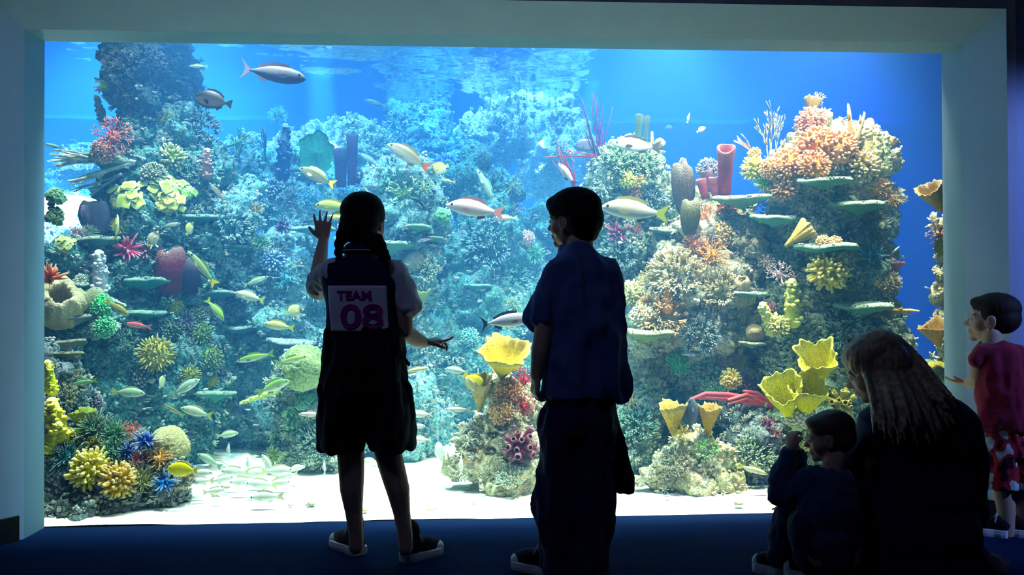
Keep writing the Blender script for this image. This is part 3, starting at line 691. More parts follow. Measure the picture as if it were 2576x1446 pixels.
def pr_stag(s, n=3, r=.035, depth=2, spread=.5):
    R = random.Random(s); mb = MB()
    for i in range(n):
        d = Vector((R.uniform(-.45, .45), R.uniform(-.3, .3), 1)).normalized(); branch(mb, R, Vector((0, 0, -.05)), d, R.uniform(.35, .5), r, depth, spread, 7, .3)
    V, _, _ = mb.arr(); me = mb.mesh('coral', M_CORAL); return me
def pr_stagfat(s):
    me = pr_stag(s, 2, .065, 2, .38); V, N = me_arrays(me); V = V+N*(fbm(V, .05, s, 2)*.022)[:, None]; set_co(me, V); return me
def pr_stagthin(s): return pr_stag(s, 3, .022, 3, .55)
def pr_whip(s):
    R = random.Random(s); mb = MB()
    for i in range(7):
        a = R.uniform(-.55, .55); P = [Vector((0, 0, 0))]; d = Vector((a, R.uniform(-.2, .2), 1)).normalized(); L = R.uniform(.6, 1.05)/7
        for k in range(7): P.append(P[-1]+d*L); d = (d+Vector((R.uniform(-1, 1)*.18-a*.15, R.uniform(-1, 1)*.1, .05))).normalized()
        mb.add(*tube(P, [.013-.0011*k for k in range(8)], 6))
        if i % 2 == 0: q = P[3]; mb.add(*tube([q, q+(P[5]-P[3])*.6+Vector((.05 if i % 4 else -.05, 0, 0)), q+(P[7]-P[3])*.8+Vector((.09 if i % 4 else -.09, 0, .02))], [.009, .007, .004], 6))
    return mb.mesh('coral', M_ROPE)
def pr_horn(s):
    mb = MB(); P = [(0, 0, 0), (.03, 0, .35), (-.02, 0, .7), (.01, 0, .95)]; mb.add(*tube(P, [.15, .11, .085, .06], 8))
    mb.add(*tube([(.02, 0, .5), (.14, .02, .68), (.18, .02, .80)], [.07, .06, .045], 7, False)); mb.add(*tube([(0, 0, .3), (-.12, -.04, .42)], [.07, .05], 7, False))
    V, F, A = mb.arr(); V = V*(1+vnoise(V*14, s)*.06)[:, None]; return mesh_from('coral', V, F, True, {'tip': A}, M_CORAL)
def outline_solid(pts, th, nrm_bulge=.0, name='fan', mat=None):
    """solid with a lobed outline in XZ, thickness along Y"""
    n = len(pts); cx = sum(p[0] for p in pts)/n; cz = sum(p[1] for p in pts)/n; V = []; F = []; m = 8
    for side in (-1, 1):
        for k in range(m+1):
            t = k/m
            for (x, z) in pts:
                X = cx+(x-cx)*t; Z = cz+(z-cz)*t
                V.append((X, side*th*.5*(1-t**4*.6)+nrm_bulge*math.sin(t*2.6)+.012*math.sin(X*45+Z*9)*t, Z))
    K = (m+1)*n
    for s_ in (0, 1):
        for k in range(m):
            for j in range(n):
                a = s_*K+k*n+j; b = s_*K+k*n+(j+1) % n; f = (a, b, b+n, a+n); F.append(f if s_ else f[::-1])
    for j in range(n): a = m*n+j; b = m*n+(j+1) % n; F.append((a, b, K+b, K+a))
    return V, F
def pr_fan(s):
    R = random.Random(s); pts = []
    for j in range(48):
        a = PI2*j/48; r = .42*(1+.08*math.sin(5*a+s)+.05*math.sin(11*a)); x = r*math.sin(a)*.9; z = .56-r*math.cos(a)*1.06
        if z < .25: x *= .3+.7*max(0, z)/.25
        pts.append((x, max(z, -.02)))
    V, F = outline_solid(pts, .035, .06); mb = MB(); mb.add(V, F, 0); return mb.mesh('coral', M_CORAL)
PR = dict(finger=pr_finger, fine=pr_fine, spiky=pr_spiky, star=pr_star, knob=pr_knob, bush=pr_bush, bushfine=pr_bushfine, brain=pr_brain, pine=pr_pine, hairy=pr_hairy,
          tubes=pr_tubes, cup=pr_cup, bowl=pr_bowl, tube1=pr_tube1, plate=pr_plate, leafy=pr_leafy, column=pr_column, stag=pr_stag, stagfat=pr_stagfat, stagthin=pr_stagthin, whip=pr_whip, horn=pr_horn, fan=pr_fan)
PCACHE = {}
def proto(kind, var):
    if (kind, var) not in PCACHE: PCACHE[(kind, var)] = PR[kind](var)
    return PCACHE[(kind, var)]
CORALS = []
_cnt = [0]
SPONGY = {'tubes', 'cup', 'bowl', 'tube1'}
NAMES = dict(plate='plate_coral', cup='cup_sponge', bowl='barrel_sponge', tubes='tube_sponge', tube1='tube_sponge', fan='sea_fan', whip='sea_whip', brain='brain_coral', stag='staghorn_coral', stagfat='staghorn_coral', stagthin='staghorn_coral', star='sea_anemone', fine='sea_anemone', column='knobby_coral', leafy='leaf_coral')
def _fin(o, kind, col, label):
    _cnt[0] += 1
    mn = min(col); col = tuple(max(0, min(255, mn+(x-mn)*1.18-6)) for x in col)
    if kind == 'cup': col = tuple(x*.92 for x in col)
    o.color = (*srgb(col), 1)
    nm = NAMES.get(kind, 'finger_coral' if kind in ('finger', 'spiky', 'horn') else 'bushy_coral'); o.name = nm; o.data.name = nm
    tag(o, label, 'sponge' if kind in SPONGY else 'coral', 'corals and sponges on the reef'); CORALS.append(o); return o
def dome(kind, px, py, r, col, label, Y=None, up=.35, squash=1.0, sink=.05, var=None):
    """coral head of pixel radius r sitting on the rock seen at px,py"""
    p, n = hit(px, py)
    if p is None or (Y is not None and Y < p.y): p = at(px, py, Y or 1.0); n = (CAM-p).normalized()
    r *= 1.12
    m = mpp(p); tocam = (CAM-p).normalized()
    d = (n*.5+tocam*.6+Vector((0, 0, up))).normalized(); R = r*m
    o = new_obj('coral', proto(kind, _cnt[0] % 3 if var is None else var))
    o.location = p-tocam*0+d*(-sink*R*.4); o.rotation_mode = 'QUATERNION'; o.rotation_quaternion = rot_to(d, rnd.uniform(0, 6)); o.scale = (R, R, R*squash)
    return _fin(o, kind, col, label)
def stem(kind, bx, by, tx, ty, w, col, label, Y=None, lean=.15, var=None, dy=0.0, spin=None):
    """upright growth from base pixel to tip pixel; w = width scale relative to its length"""
    p, n = hit(bx, by)
    if p is None or (Y is not None and Y < p.y): p = at(bx, by, Y if Y is not None else 1.0)
    p = p+Vector((0, dy, 0)); q = at(tx, ty, p.y-lean*(at(tx, ty, p.y)-p).length)
    d = q-p; L = d.length
    o = new_obj('coral', proto(kind, _cnt[0] % 3 if var is None else var)); o.location = p; o.rotation_mode = 'QUATERNION'; o.rotation_quaternion = rot_to(d, (rnd.uniform(0, 6) if spin is None else spin)); o.scale = (L*w, L*w, L)
    return _fin(o, kind, col, label)
def plate(px, py, hw, col, label, Y=None, tilt=0.0, out=.4, tx=0.0):
    """flat plate coral; hw = half width in pixels, growing out of the rock towards the glass"""
    p, n = hit(px, py)
    if p is None or (Y is not None and Y < p.y): p = at(px, py, Y or 1.0)
    if abs(tilt) < .01: tilt = rnd.uniform(-.07, .10); tx = rnd.uniform(-.08, .08)
    R = hw*mpp(p); o = new_obj('coral', proto('plate', _cnt[0] % 7)); o.location = p+Vector((0, -R*out+R*.3, 0))
    if o.location.y - R*.8 < .06: o.location.y = .06+R*.8
    o.rotation_mode = 'XYZ'; o.rotation_euler = (tilt, tx, rnd.uniform(-.5, .5)); o.scale = (R, R*.8, R*.85)
    return _fin(o, 'plate', col, label)

WHT = (225, 230, 215)
# --- tower and its pedestal
dome('bushfine', 285, 345, 52, (205, 120, 105), 'salmon pink bushy coral on the shoulder of the tall dark tower')
dome('knob', 262, 380, 30, (190, 125, 110), 'smaller dusty pink coral below the salmon bushy one', up=.1)
stem('column', 262, 312, 240, 238, 1.0, (150, 135, 140), 'thin mottled spire rising beside the tall dark tower', Y=1.35)
stem('stag', 455, 165, 478, 100, .8, (30, 50, 60), 'dark forked branch at the top edge of the pane', Y=1.5)
dome('bushfine', 320, 235, 38, (140, 125, 120), 'brownish shaggy tuft low on the face of the dark tower')
dome('hairy', 300, 170, 36, (20, 45, 60), 'black-blue shaggy growth high on the dark tower')
dome('hairy', 370, 150, 40, (16, 36, 55), 'darkest shaggy curtain hanging down the middle of the tower')
dome('hairy', 345, 265, 34, (30, 50, 58), 'dim fuzzy clump where tower and pedestal meet')
dome('fine', 297, 130, 14, (190, 190, 120), 'tiny pale yellow tuft at the very top of the dark tower', Y=1.4)
dome('fine', 263, 215, 13, (170, 200, 60), 'tiny lime tuft on the outer side of the dark tower', Y=1.35)
dome('brain', 470, 232, 12, (60, 60, 120), 'small violet ball stuck beside the black tang', Y=1.55)
dome('bushfine', 410, 352, 24, WHT, 'round white pompom coral on the pedestal rock')
dome('fine', 415, 300, 22, (150, 160, 70), 'dull olive tuft above the white pompom coral')
dome('hairy', 505, 320, 42, (25, 75, 75), 'dark green fuzzy clump behind the black tang', Y=1.45)
dome('finger', 432, 402, 34, (150, 165, 50), 'mossy yellow-green patch under the white pompom coral')
stem('column', 528, 445, 522, 372, 1.5, (165, 135, 130), 'mauve-brown knobby column on the pedestal edge', dy=-.05)
dome('knob', 385, 440, 30, (115, 120, 90), 'drab brown knobbed patch on the pedestal front')
dome('hairy', 470, 420, 30, (90, 140, 130), 'soft teal fuzz patch on the pedestal')
stem('stagfat', 330, 410, 150, 430, .55, (165, 175, 170), 'long pale staghorn branch reaching towards the frame', Y=1.05, var=1)
stem('stagfat', 300, 440, 185, 480, .5, (130, 145, 150), 'grey staghorn branch drooping under the long pale one', Y=1.1, var=2)
stem('stagfat', 290, 400, 120, 400, .4, (185, 190, 185), 'thin whitish branch along the top of the pale staghorns', Y=1.1, var=0)
plate(265, 402, 62, (60, 150, 130), 'plate coral with pale rim above the staghorn branches', Y=1.15)
dome('leafy', 320, 500, 52, (190, 200, 90), 'yellow-green leafy coral, the one overhanging the round grey sponge')
dome('leafy', 400, 478, 50, (165, 190, 90), 'yellow-green leafy coral in the middle of three')
dome('leafy', 430, 512, 38, (205, 205, 90), 'yellowest leafy coral of three, hanging lowest')
dome('leafy', 462, 482, 32, (150, 185, 85), 'small leafy coral nearest the dim brown fish')
stem('bowl', 248, 590, 238, 505, .95, (120, 115, 135), 'round mauve-grey barrel sponge beside the bright patch of water', Y=1.15)
dome('leafy', 140, 497, 26, (60, 120, 80), 'dark green clump against the frame, the upper one', Y=.55)
dome('leafy', 138, 545, 27, (75, 115, 60), 'dark green clump against the frame, the lower one', Y=.55)
dome('fine', 300, 570, 20, (150, 160, 60), 'olive tuft under the leafy corals')
# --- left middle
plate(245, 606, 58, (90, 150, 140), 'pale encrusted plate coral above the white bumpy column', Y=1.0)
dome('fine', 195, 590, 20, (190, 140, 150), 'little pinkish tuft on the ledge beside the frame', Y=1.0)
dome('leafy', 165, 617, 26, (185, 195, 120), 'pale yellow ruffled coral on the ledge beside the frame', Y=1.0)
dome('fine', 225, 588, 20, (150, 170, 155), 'grey-green tuft on the encrusted plate coral', Y=1.02)
dome('star', 318, 627, 34, (190, 50, 105), 'magenta sea anemone with spread tentacles', up=.1)
dome('star', 366, 632, 22, (205, 110, 140), 'small pink anemone touching the magenta one', up=.1)
stem('column', 252, 730, 248, 628, 1.25, (205, 205, 215), 'tall white bumpy coral column under the plate', Y=.95)
stem('column', 262, 745, 318, 770, .6, (175, 185, 180), 'thin white crooked branch at the foot of the white column', Y=.95)
stem('bowl', 430, 740, 428, 618, .7, (110, 22, 48), 'dark red barrel sponge behind the long yellow-tailed fish')
stem('bowl', 480, 740, 478, 650, .6, (60, 35, 75), 'dim purple barrel sponge beside the dark red one')
stem('star', 122, 700, 122, 660, 1.0, (205, 90, 40), 'orange star-armed sponge clipped by the frame', Y=.45)
stem('bowl', 150, 800, 152, 735, 1.0, (190, 175, 130), 'tan barrel sponge with a black round mouth', Y=.85, lean=1.4)
stem('bowl', 232, 800, 225, 725, 1.0, (150, 160, 120), 'rounded olive-grey barrel sponge next to the green coral', Y=.85)
dome('fine', 160, 790, 22, (190, 175, 70), 'yellowish tuft under the black-mouthed sponge', Y=.75)
dome('knob', 252, 768, 30, (45, 190, 100), 'vivid green knobby coral, the topmost of its chain', Y=.82)
dome('knob', 262, 822, 28, (50, 180, 105), 'vivid green knobby coral hanging under the topmost', Y=.80)
dome('hairy', 312, 855, 30, (20, 110, 70), 'deep green fuzzy clump beside the green chain')
dome('finger', 205, 705, 15, (190, 200, 190), 'whitish crust on the low shelf beside the frame', Y=.9)
plate(165, 715, 58, (120, 160, 150), 'encrusted plate coral nearest the frame', Y=.85)
plate(180, 800, 62, (150, 170, 160), 'whitish encrusted plate under the two barrel sponges', Y=.8)
plate(368, 708, 66, (50, 150, 140), 'teal plate coral below the small pink anemone', tilt=-.05)
plate(362, 786, 56, (50, 165, 150), 'teal plate coral below the first teal plate')
plate(492, 548, 54, (45, 150, 155), 'teal plate coral under the dim brown fish')
plate(600, 622, 42, (70, 160, 160), 'pale teal plate coral on the blue fuzzy hump')
plate(548, 738, 50, (55, 145, 160), 'thin plate coral above the green-yellow fish', tilt=-.04)
plate(612, 824, 50, (90, 150, 175), 'pale blue plate coral over the dark hollow')
plate(735, 862, 66, (80, 140, 160), 'long pale plate coral over the green mound', Y=1.35)
plate(790, 577, 50, (80, 170, 190), 'pale plate coral just under the girl\'s raised wrist', Y=1.5)
plate(545, 990, 50, (90, 170, 150), 'pale plate coral under the two crossing fish', Y=1.1)
plate(165, 862, 46, (160, 150, 120), 'narrow tan ledge plate with a pink edge by the frame', Y=.7)
plate(165, 890, 42, (150, 150, 95), 'narrow yellowish ledge plate under the tan one', Y=.68)
dome('spiky', 392, 892, 44, (165, 155, 60), 'largest olive spiky dome on the teal rock wall', sink=0)
dome('pine', 372, 952, 36, (95, 100, 105), 'dark scaly dome under the largest olive one', sink=0)
dome('spiky', 525, 900, 33, (125, 150, 85), 'olive-green spiky dome beside the dark hollow', sink=0)
dome('spiky', 474, 944, 27, (140, 145, 60), 'small olive dome above the crossing fish', sink=0)
dome('spiky', 528, 960, 22, (175, 175, 60), 'smallest yellow-olive dome with a split face', sink=0)
dome('spiky', 430, 830, 34, (85, 110, 95), 'grey-green spiky dome above the largest olive one', sink=0)
dome('spiky', 505, 838, 32, (110, 135, 75), 'moss green spiky dome above the olive-green one', sink=0)
dome('spiky', 437, 772, 24, (150, 160, 60), 'yellow-olive tuft hanging beside the teal plates')
dome('knob', 500, 790, 24, (130, 135, 90), 'khaki knobby coral under the thin plate')
dome('fine', 468, 812, 24, (95, 95, 130), 'slate violet tuft between the spiky domes')
dome('hairy', 590, 560, 46, (120, 170, 175), 'pale blue-grey furry coral covering the hump')
dome('fine', 655, 610, 22, (90, 150, 110), 'pale green tuft in the blue crevice', Y=1.4)
dome('fine', 640, 530, 20, (160, 150, 90), 'sandy tuft at the top of the dark crevice')
dome('bush', 575, 670, 24, (140, 180, 180), 'pale branching coral under the furry hump')
dome('finger', 640, 745, 30, (70, 130, 150), 'dull blue finger coral behind the pale curved fish')
dome('bush', 720, 700, 36, (90, 160, 180), 'ice blue branching coral next to the white sleeve')
dome('finger', 690, 660, 30, (70, 130, 180), 'soft blue finger coral under the violet clump')
dome('hairy', 600, 770, 28, (40, 100, 140), 'deep blue furry coral behind the pale fish')
# --- left foreground
stem('column', 132, 985, 118, 905, 1.2, (235, 220, 30), 'bright yellow lumpy sponge clipped by the frame, upper', Y=.30)
stem('column', 150, 1100, 128, 1000, 1.6, (225, 205, 35), 'tall bright yellow lumpy sponge clipped by the frame, lower', Y=.26)
stem('column', 120, 1130, 150, 1060, 1.5, (235, 215, 40), 'short fat yellow lumpy sponge in front of the tall one', Y=.24)
stem('cup', 205, 1075, 192, 1035, .9, (215, 225, 40), 'lime cup sponge, lowest of three beside the grey anemone', Y=.42)
stem('cup', 215, 1070, 222, 1028, .9, (215, 230, 50), 'lime cup sponge, tallest of three beside the grey anemone', Y=.42)
stem('cup', 205, 1080, 212, 1050, 1.0, (200, 215, 40), 'lime cup sponge, middle of three beside the grey anemone', Y=.40)
dome('hairy', 160, 1000, 30, (150, 150, 100), 'khaki fuzzy clump behind the yellow lumpy sponges', Y=.42)
dome('hairy', 190, 960, 30, (150, 155, 95), 'drab moss clump beside the green-yellow fish', Y=.5)
dome('knob', 235, 1012, 22, (70, 60, 95), 'dark violet knob coral above the lime cups', Y=.6)
dome('fine', 240, 1085, 44, (110, 145, 120), 'grey-green sea anemone with long tentacles', Y=.36)
dome('fine', 285, 1095, 34, (90, 160, 110), 'greener sea anemone beside the grey one', Y=.36)
dome('bushfine', 332, 1080, 25, (225, 130, 110), 'orange-pink bushy coral beside the upper blue anemone', Y=.36)
dome('star', 367, 1110, 27, (30, 90, 190), 'bright blue sea anemone in front of the cream dome', Y=.30, var=0)
dome('star', 322, 1138, 24, (25, 75, 160), 'blue sea anemone nestled between green and pink corals', Y=.30, var=1)
dome('star', 412, 1216, 29, (20, 110, 175), 'blue sea anemone low on the corner rock', Y=.26, var=2)
dome('brain', 424, 1122, 45, (235, 225, 165), 'large smooth cream dome coral at the corner rock', Y=.42, squash=1.0)
dome('bushfine', 352, 1152, 24, (190, 95, 110), 'rose red bushy coral under the blue anemone', Y=.29)
dome('bush', 402, 1155, 32, (220, 165, 90), 'orange-tan finger coral under the cream dome', Y=.30)
dome('tubes', 238, 1116, 22, (185, 185, 40), 'olive-yellow tube sponge over the yellow finger corals', Y=.30)
dome('tubes', 205, 1098, 20, (170, 180, 45), 'olive tube sponge with wide open mouths', Y=.32)
dome('fine', 165, 1150, 38, (60, 130, 135), 'teal sea anemone against the frame', Y=.27)
dome('fine', 280, 1135, 32, (90, 150, 125), 'sea green anemone in the midst of the corner reef', Y=.31)
dome('finger', 228, 1180, 46, (235, 205, 25), 'large bright yellow finger coral on the corner rock', Y=.24)
dome('finger', 300, 1208, 40, (220, 180, 25), 'golden finger coral below the large yellow one', Y=.22)
dome('fine', 358, 1208, 32, (160, 165, 105), 'straw green spiky anemone between gold and blue', Y=.26)
dome('hairy', 450, 1205, 32, (185, 160, 125), 'tan fuzzy lump at the end of the corner rock', Y=.36)
dome('knob', 330, 1180, 22, (170, 150, 120), 'beige knobby coral behind the straw green anemone', Y=.30)
dome('bush', 170, 1100, 26, (190, 185, 60), 'mustard branching coral beside the lumpy sponge', Y=.30)
# --- middle left, back
stem('stag', 600, 400, 612, 320, .8, (120, 140, 90), 'greenish antler coral on the blue rise, widest of three', Y=2.0)
stem('stag', 560, 372, 640, 330, .7, (100, 140, 130), 'teal antler coral leaning over the blue rise', Y=2.0)
stem('stag', 668, 400, 664, 318, .6, (60, 90, 120), 'dark slate antler coral next to the knobby spire', Y=1.95)
stem('column', 712, 440, 718, 310, .9, (35, 60, 110), 'dark blue knobby spire left of the green fan', Y=1.85)
stem('fan', 800, 455, 792, 330, .95, (70, 140, 105), 'broad green sea fan with ribbed face', Y=1.75, spin=0, var=0, lean=0)
stem('tube1', 885, 465, 887, 338, .20, (120, 60, 140), 'tall purple tube sponge beside the green fan', Y=1.7)
stem('tube1', 858, 470, 857, 374, .33, (95, 60, 135), 'short wide purple tube sponge beside the tall one', Y=1.72)
stem('tube1', 900, 462, 912, 425, .45, (115, 50, 120), 'stubby magenta tube sponge at the foot of the tall one', Y=1.68)
dome('star', 710, 572, 22, (75, 40, 110), 'dark violet anemone clump left of the raised hand', Y=1.45)
dome('bush', 775, 500, 34, (95, 150, 180), 'pale blue branching coral above the raised hand')
dome('finger', 690, 480, 30, (110, 130, 160), 'greyish lilac finger coral behind the hand')
dome('hairy', 735, 500, 28, (100, 125, 135), 'slate furry coral above the violet anemone')
dome('fine', 700, 290, 20, (150, 210, 190), 'pale minty tuft on the far bank top', Y=2.6)
dome('bush', 1020, 490, 52, (150, 190, 140), 'pale green finger coral beside the girl\'s hair')
dome('bush', 975, 455, 34, (110, 165, 150), 'soft teal finger coral above the girl\'s hair')
dome('bush', 1065, 470, 30, (165, 190, 150), 'cream-green finger coral under the brown snapper')
dome('leafy', 1115, 545, 24, (95, 170, 120), 'green ruffled coral facing the white snapper', Y=1.35)
plate(1048, 572, 44, (110, 185, 150), 'upper plate coral beside the girl\'s neck')
plate(1090, 600, 30, (120, 190, 150), 'small plate coral at the outcrop edge beside the purple fish', Y=1.3)
plate(985, 617, 60, (110, 180, 150), 'lower plate coral over the girl\'s shoulder')
dome('hairy', 1060, 680, 40, (160, 190, 170), 'pale furry patch on the outcrop over the girl\'s shoulder')
dome('bushfine', 1000, 590, 26, (70, 110, 140), 'steel blue branching coral behind the girl\'s neck')
dome('brain', 1040, 655, 26, (200, 200, 180), 'round white coral head over the girl\'s shoulder')
stem('cup', 1055, 790, 1062, 728, .6, (175, 190, 90), 'yellow-green leaf sponge at the girl\'s elbow', Y=1.25)
dome('hairy', 1120, 420, 30, (110, 130, 190), 'lilac furry coral at the back slope top')
dome('bushfine', 1215, 385, 26, (150, 175, 175), 'grey-white branching crown on the back slope')
dome('bush', 1290, 470, 28, (170, 170, 110), 'sandy branching coral on the back slope')
dome('bush', 1300, 530, 24, (150, 150, 150), 'grey branching coral behind the white snapper tail')
dome('knob', 1325, 600, 20, (220, 170, 150), 'pink knobby coral in front of the boy\'s face')
dome('fine', 1345, 640, 24, (70, 160, 100), 'green tuft below the pink knobby coral')
dome('fine', 1290, 770, 20, (150, 180, 120), 'pale tuft over the grey unicorn-shaped fish')
plate(1200, 720, 36, (90, 180, 170), 'dim plate coral in the middle of the hazy rock face')
dome('hairy', 1220, 630, 60, (45, 120, 130), 'dark teal algae mat on the hazy rock face')
dome('hairy', 1290, 700, 50, (50, 150, 140), 'green-blue algae mat low on the hazy rock face')
dome('knob', 1180, 850, 26, (90, 170, 170), 'dim rounded coral head behind the girl\'s hand', Y=1.9)
# --- middle mound left of the skirt
dome('brain', 765, 925, 52, (165, 190, 110), 'pale yellow-green brain coral topping the mound', Y=1.0, squash=1.15)
dome('tubes', 770, 968, 30, (205, 215, 40), 'yellow tube sponge, the upper patch on the mound')
dome('tubes', 722, 1002, 28, (215, 220, 25), 'bright yellow tube sponge, the lower patch on the mound')
dome('tubes', 792, 945, 20, (195, 205, 60), 'small yellow tube sponge touching the skirt outline')
dome('hairy', 745, 1060, 34, (50, 170, 100), 'bright green bushy coral below the yellow tubes')
dome('hairy', 712, 1105, 30, (45, 150, 95), 'bright green bushy coral, the lower and darker one')
dome('leafy', 770, 1010, 28, (90, 165, 120), 'mid-green ruffled coral beside the yellow tubes')
dome('fine', 688, 1150, 22, (150, 175, 80), 'yellow-green tuft just above the sand', Y=1.0)
stem('column', 690, 985, 602, 1015, .55, (190, 205, 120), 'pale yellow branch reaching sideways off the mound', Y=.95)
dome('hairy', 800, 1110, 45, (140, 180, 165), 'pale furry coat on the mound foot')
# --- centre
stem('cup', 1262, 945, 1272, 878, 1.45, (240, 205, 50), 'large yellow ruffled cup sponge between the two children', Y=.55, lean=.7, var=0)
stem('cup', 1205, 1035, 1212, 955, .62, (215, 195, 125), 'tan curled cup sponge under the yellow butterflyfish', Y=.58, lean=.5, var=1)
dome('bushfine', 1318, 955, 34, (200, 85, 90), 'brick pink coral patch under the yellow cup', Y=.58)
dome('knob', 1280, 985, 34, (215, 150, 90), 'orange-brown knobby coral, the upper one beside the boy')
dome('bushfine', 1318, 1020, 32, (205, 70, 70), 'red coral patch beside the boy\'s hand', Y=.52)
dome('knob', 1262, 1035, 32, (205, 160, 95), 'orange-tan knobby coral, the lower one beside the boy')
dome('tubes', 1308, 1118, 44, (165, 90, 125), 'dusky pink tube sponge with dark mouths', Y=.44, var=0)
dome('hairy', 1200, 1080, 32, (175, 185, 175), 'grey furry patch on the orange boulder')
dome('hairy', 1285, 1200, 34, (165, 190, 175), 'pale mossy foot of the orange boulder')
# --- sea whips and boulder
stem('whip', 1448, 470, 1385, 345, .9, (130, 35, 70), 'pink sea whip fanning out towards the girl', Y=.98, lean=0, var=0, spin=0)
stem('whip', 1510, 400, 1500, 225, .75, (85, 40, 95), 'tall violet sea whip standing on the boulder', Y=1.0, lean=0, var=1, spin=0)
stem('whip', 1500, 400, 1440, 240, .35, (55, 32, 75), 'slim dark sea whip with a hooked tip', Y=1.0, lean=0, var=2, spin=0)
stem('whip', 1530, 395, 1360, 380, .45, (130, 35, 60), 'rosy sea whip spreading sideways from the boulder', Y=.96, lean=0, var=0, spin=1.5)
stem('tube1', 1602, 372, 1608, 288, .22, (120, 160, 145), 'grey-green chimney sponge, the taller of two on the boulder', Y=1.05)
stem('tube1', 1622, 372, 1628, 292, .16, (130, 165, 160), 'thin grey-green chimney sponge beside the taller one', Y=1.08)
stem('column', 1640, 385, 1640, 330, .7, (185, 180, 110), 'small yellowish knob spire beside the chimneys', Y=1.0)
dome('brain', 1660, 362, 13, (200, 205, 170), 'little pale ball coral behind the chimneys', Y=1.02)
dome('hairy', 1560, 405, 50, (90, 150, 110), 'green fuzzy crown of the boulder, outer half')
dome('hairy', 1610, 400, 44, (120, 165, 115), 'green fuzzy crown of the boulder, inner half')
dome('finger', 1578, 450, 22, (235, 225, 40), 'bright yellow finger coral in the boulder hollow', Y=.9)
dome('finger', 1606, 452, 18, (250, 205, 60), 'amber finger coral beside the bright yellow one', Y=.9)
dome('bushfine', 1598, 478, 22, (220, 140, 80), 'orange crust just under the yellow coral')
dome('bush', 1520, 470, 34, (170, 190, 170), 'pale finger coral on the shady side of the boulder')
dome('hairy', 1640, 500, 36, (120, 165, 175), 'blue-grey fuzz on the sunny side of the boulder')
dome('star', 1556, 588, 32, (165, 70, 120), 'purple-red anemone under the big silver snapper', Y=.98)
dome('bushfine', 1592, 578, 24, (210, 130, 110), 'salmon coral touching the purple-red anemone', Y=1.0)
dome('hairy', 1555, 640, 44, (150, 185, 185), 'silvery blue fuzz behind the boy\'s shoulder')
# --- pink tubes and yellow sprig
stem('tube1', 1822, 492, 1826, 372, .27, (190, 75, 105), 'tall pink tube sponge with flared mouth', Y=.85, lean=.75)
stem('tube1', 1800, 495, 1796, 445, .45, (190, 100, 120), 'pink tube sponge at the foot of the tall one', Y=.82)
stem('tube1', 1775, 500, 1762, 450, .42, (200, 95, 105), 'short leaning pink tube sponge', Y=.82)
stem('tube1', 1790, 480, 1776, 428, .5, (150, 95, 120), 'mauve tube sponge behind the leaning pink one', Y=.95)
dome('knob', 1780, 425, 26, (95, 100, 130), 'dark slate coral lump behind the pink tubes', Y=1.0)
stem('bowl', 1722, 540, 1716, 408, .42, (98, 86, 76), 'tall brown ribbed barrel sponge in front of the blue', Y=.98)
stem('bowl', 1733, 590, 1740, 500, .55, (98, 100, 62), 'olive ribbed vase sponge under the brown one', Y=.95)
dome('finger', 1896, 425, 28, (235, 225, 40), 'brilliant yellow sprig coral by the pink tubes', Y=.72)
dome('finger', 1898, 388, 15, (225, 205, 60), 'small yellow sprig above the brilliant one', Y=.74)
stem('stagthin', 1935, 395, 1930, 275, .8, (170, 165, 130), 'thin tan antler coral reaching into blue water', Y=.85, lean=0)
stem('stag', 1905, 395, 1845, 345, .6, (205, 165, 120), 'stubby peach antler coral pointing at the pink tube', Y=.78, lean=0)
stem('stagthin', 1950, 385, 1965, 300, .5, (150, 160, 140), 'wispy grey-green antler coral beside the thin tan one', Y=.86, lean=0)
# --- pinnacle
stem('cup', 2040, 300, 2046, 244, .75, (225, 200, 120), 'cream frilled coral cup on the pinnacle tip', Y=.72, var=2)
dome('bush', 2058, 250, 20, (235, 215, 140), 'pale yellow fingers crowning the frilled cup', Y=.7)
dome('knob', 2040, 308, 36, (215, 150, 120), 'pinkish knobby coral just under the frilled cup', Y=.66)
dome('knob', 2050, 368, 52, (230, 165, 95), 'big orange cauliflower coral, highest of the group', Y=.64, var=0)
dome('knob', 2108, 375, 48, (235, 175, 105), 'big orange cauliflower coral beside the cream pillars', Y=.64, var=1)
dome('knob', 1985, 418, 46, (225, 160, 85), 'orange cauliflower coral overhanging the yellow sprig', Y=.64, var=2)
dome('knob', 2045, 420, 40, (235, 160, 75), 'deepest orange cauliflower coral above the upper plate', Y=.62)
dome('knob', 1940, 425, 28, (215, 155, 80), 'small orange cauliflower coral nearest the yellow sprig', Y=.64)
dome('finger', 1972, 470, 32, (230, 165, 90), 'orange finger coral hanging below the cauliflower group', Y=.66)
stem('horn', 2142, 345, 2134, 262, .7, (225, 195, 140), 'cream horn coral, the taller of two prongs', Y=.68)
stem('horn', 2158, 345, 2176, 282, .8, (230, 200, 150), 'cream horn coral, the shorter leaning prong', Y=.68)
stem('column', 2178, 420, 2180, 312, 1.2, (225, 215, 165), 'thick cream pillar coral beside the horns', Y=.64)
stem('column', 2205, 425, 2205, 322, 1.0, (210, 210, 150), 'cream pillar coral in the middle of the row', Y=.66)
stem('column', 2228, 430, 2228, 330, .9, (190, 200, 160), 'greenish pillar coral at the end of the row', Y=.68)
stem('cup', 2228, 385, 2250, 350, .9, (235, 210, 150), 'little cream cup budding off the last pillar', Y=.66)
dome('finger', 2170, 418, 36, (215, 195, 120), 'olive-cream finger coral under the pillars', Y=.6)
dome('hairy', 2130, 430, 24, (120, 90, 95), 'dark maroon fuzz between the orange corals', Y=.66)
dome('bushfine', 2205, 475, 34, (230, 170, 80), 'orange lacy coral above the bright plate', Y=.68)
dome('bushfine', 2150, 490, 26, (220, 180, 110), 'sandy lacy coral behind the bright plate', Y=.68)
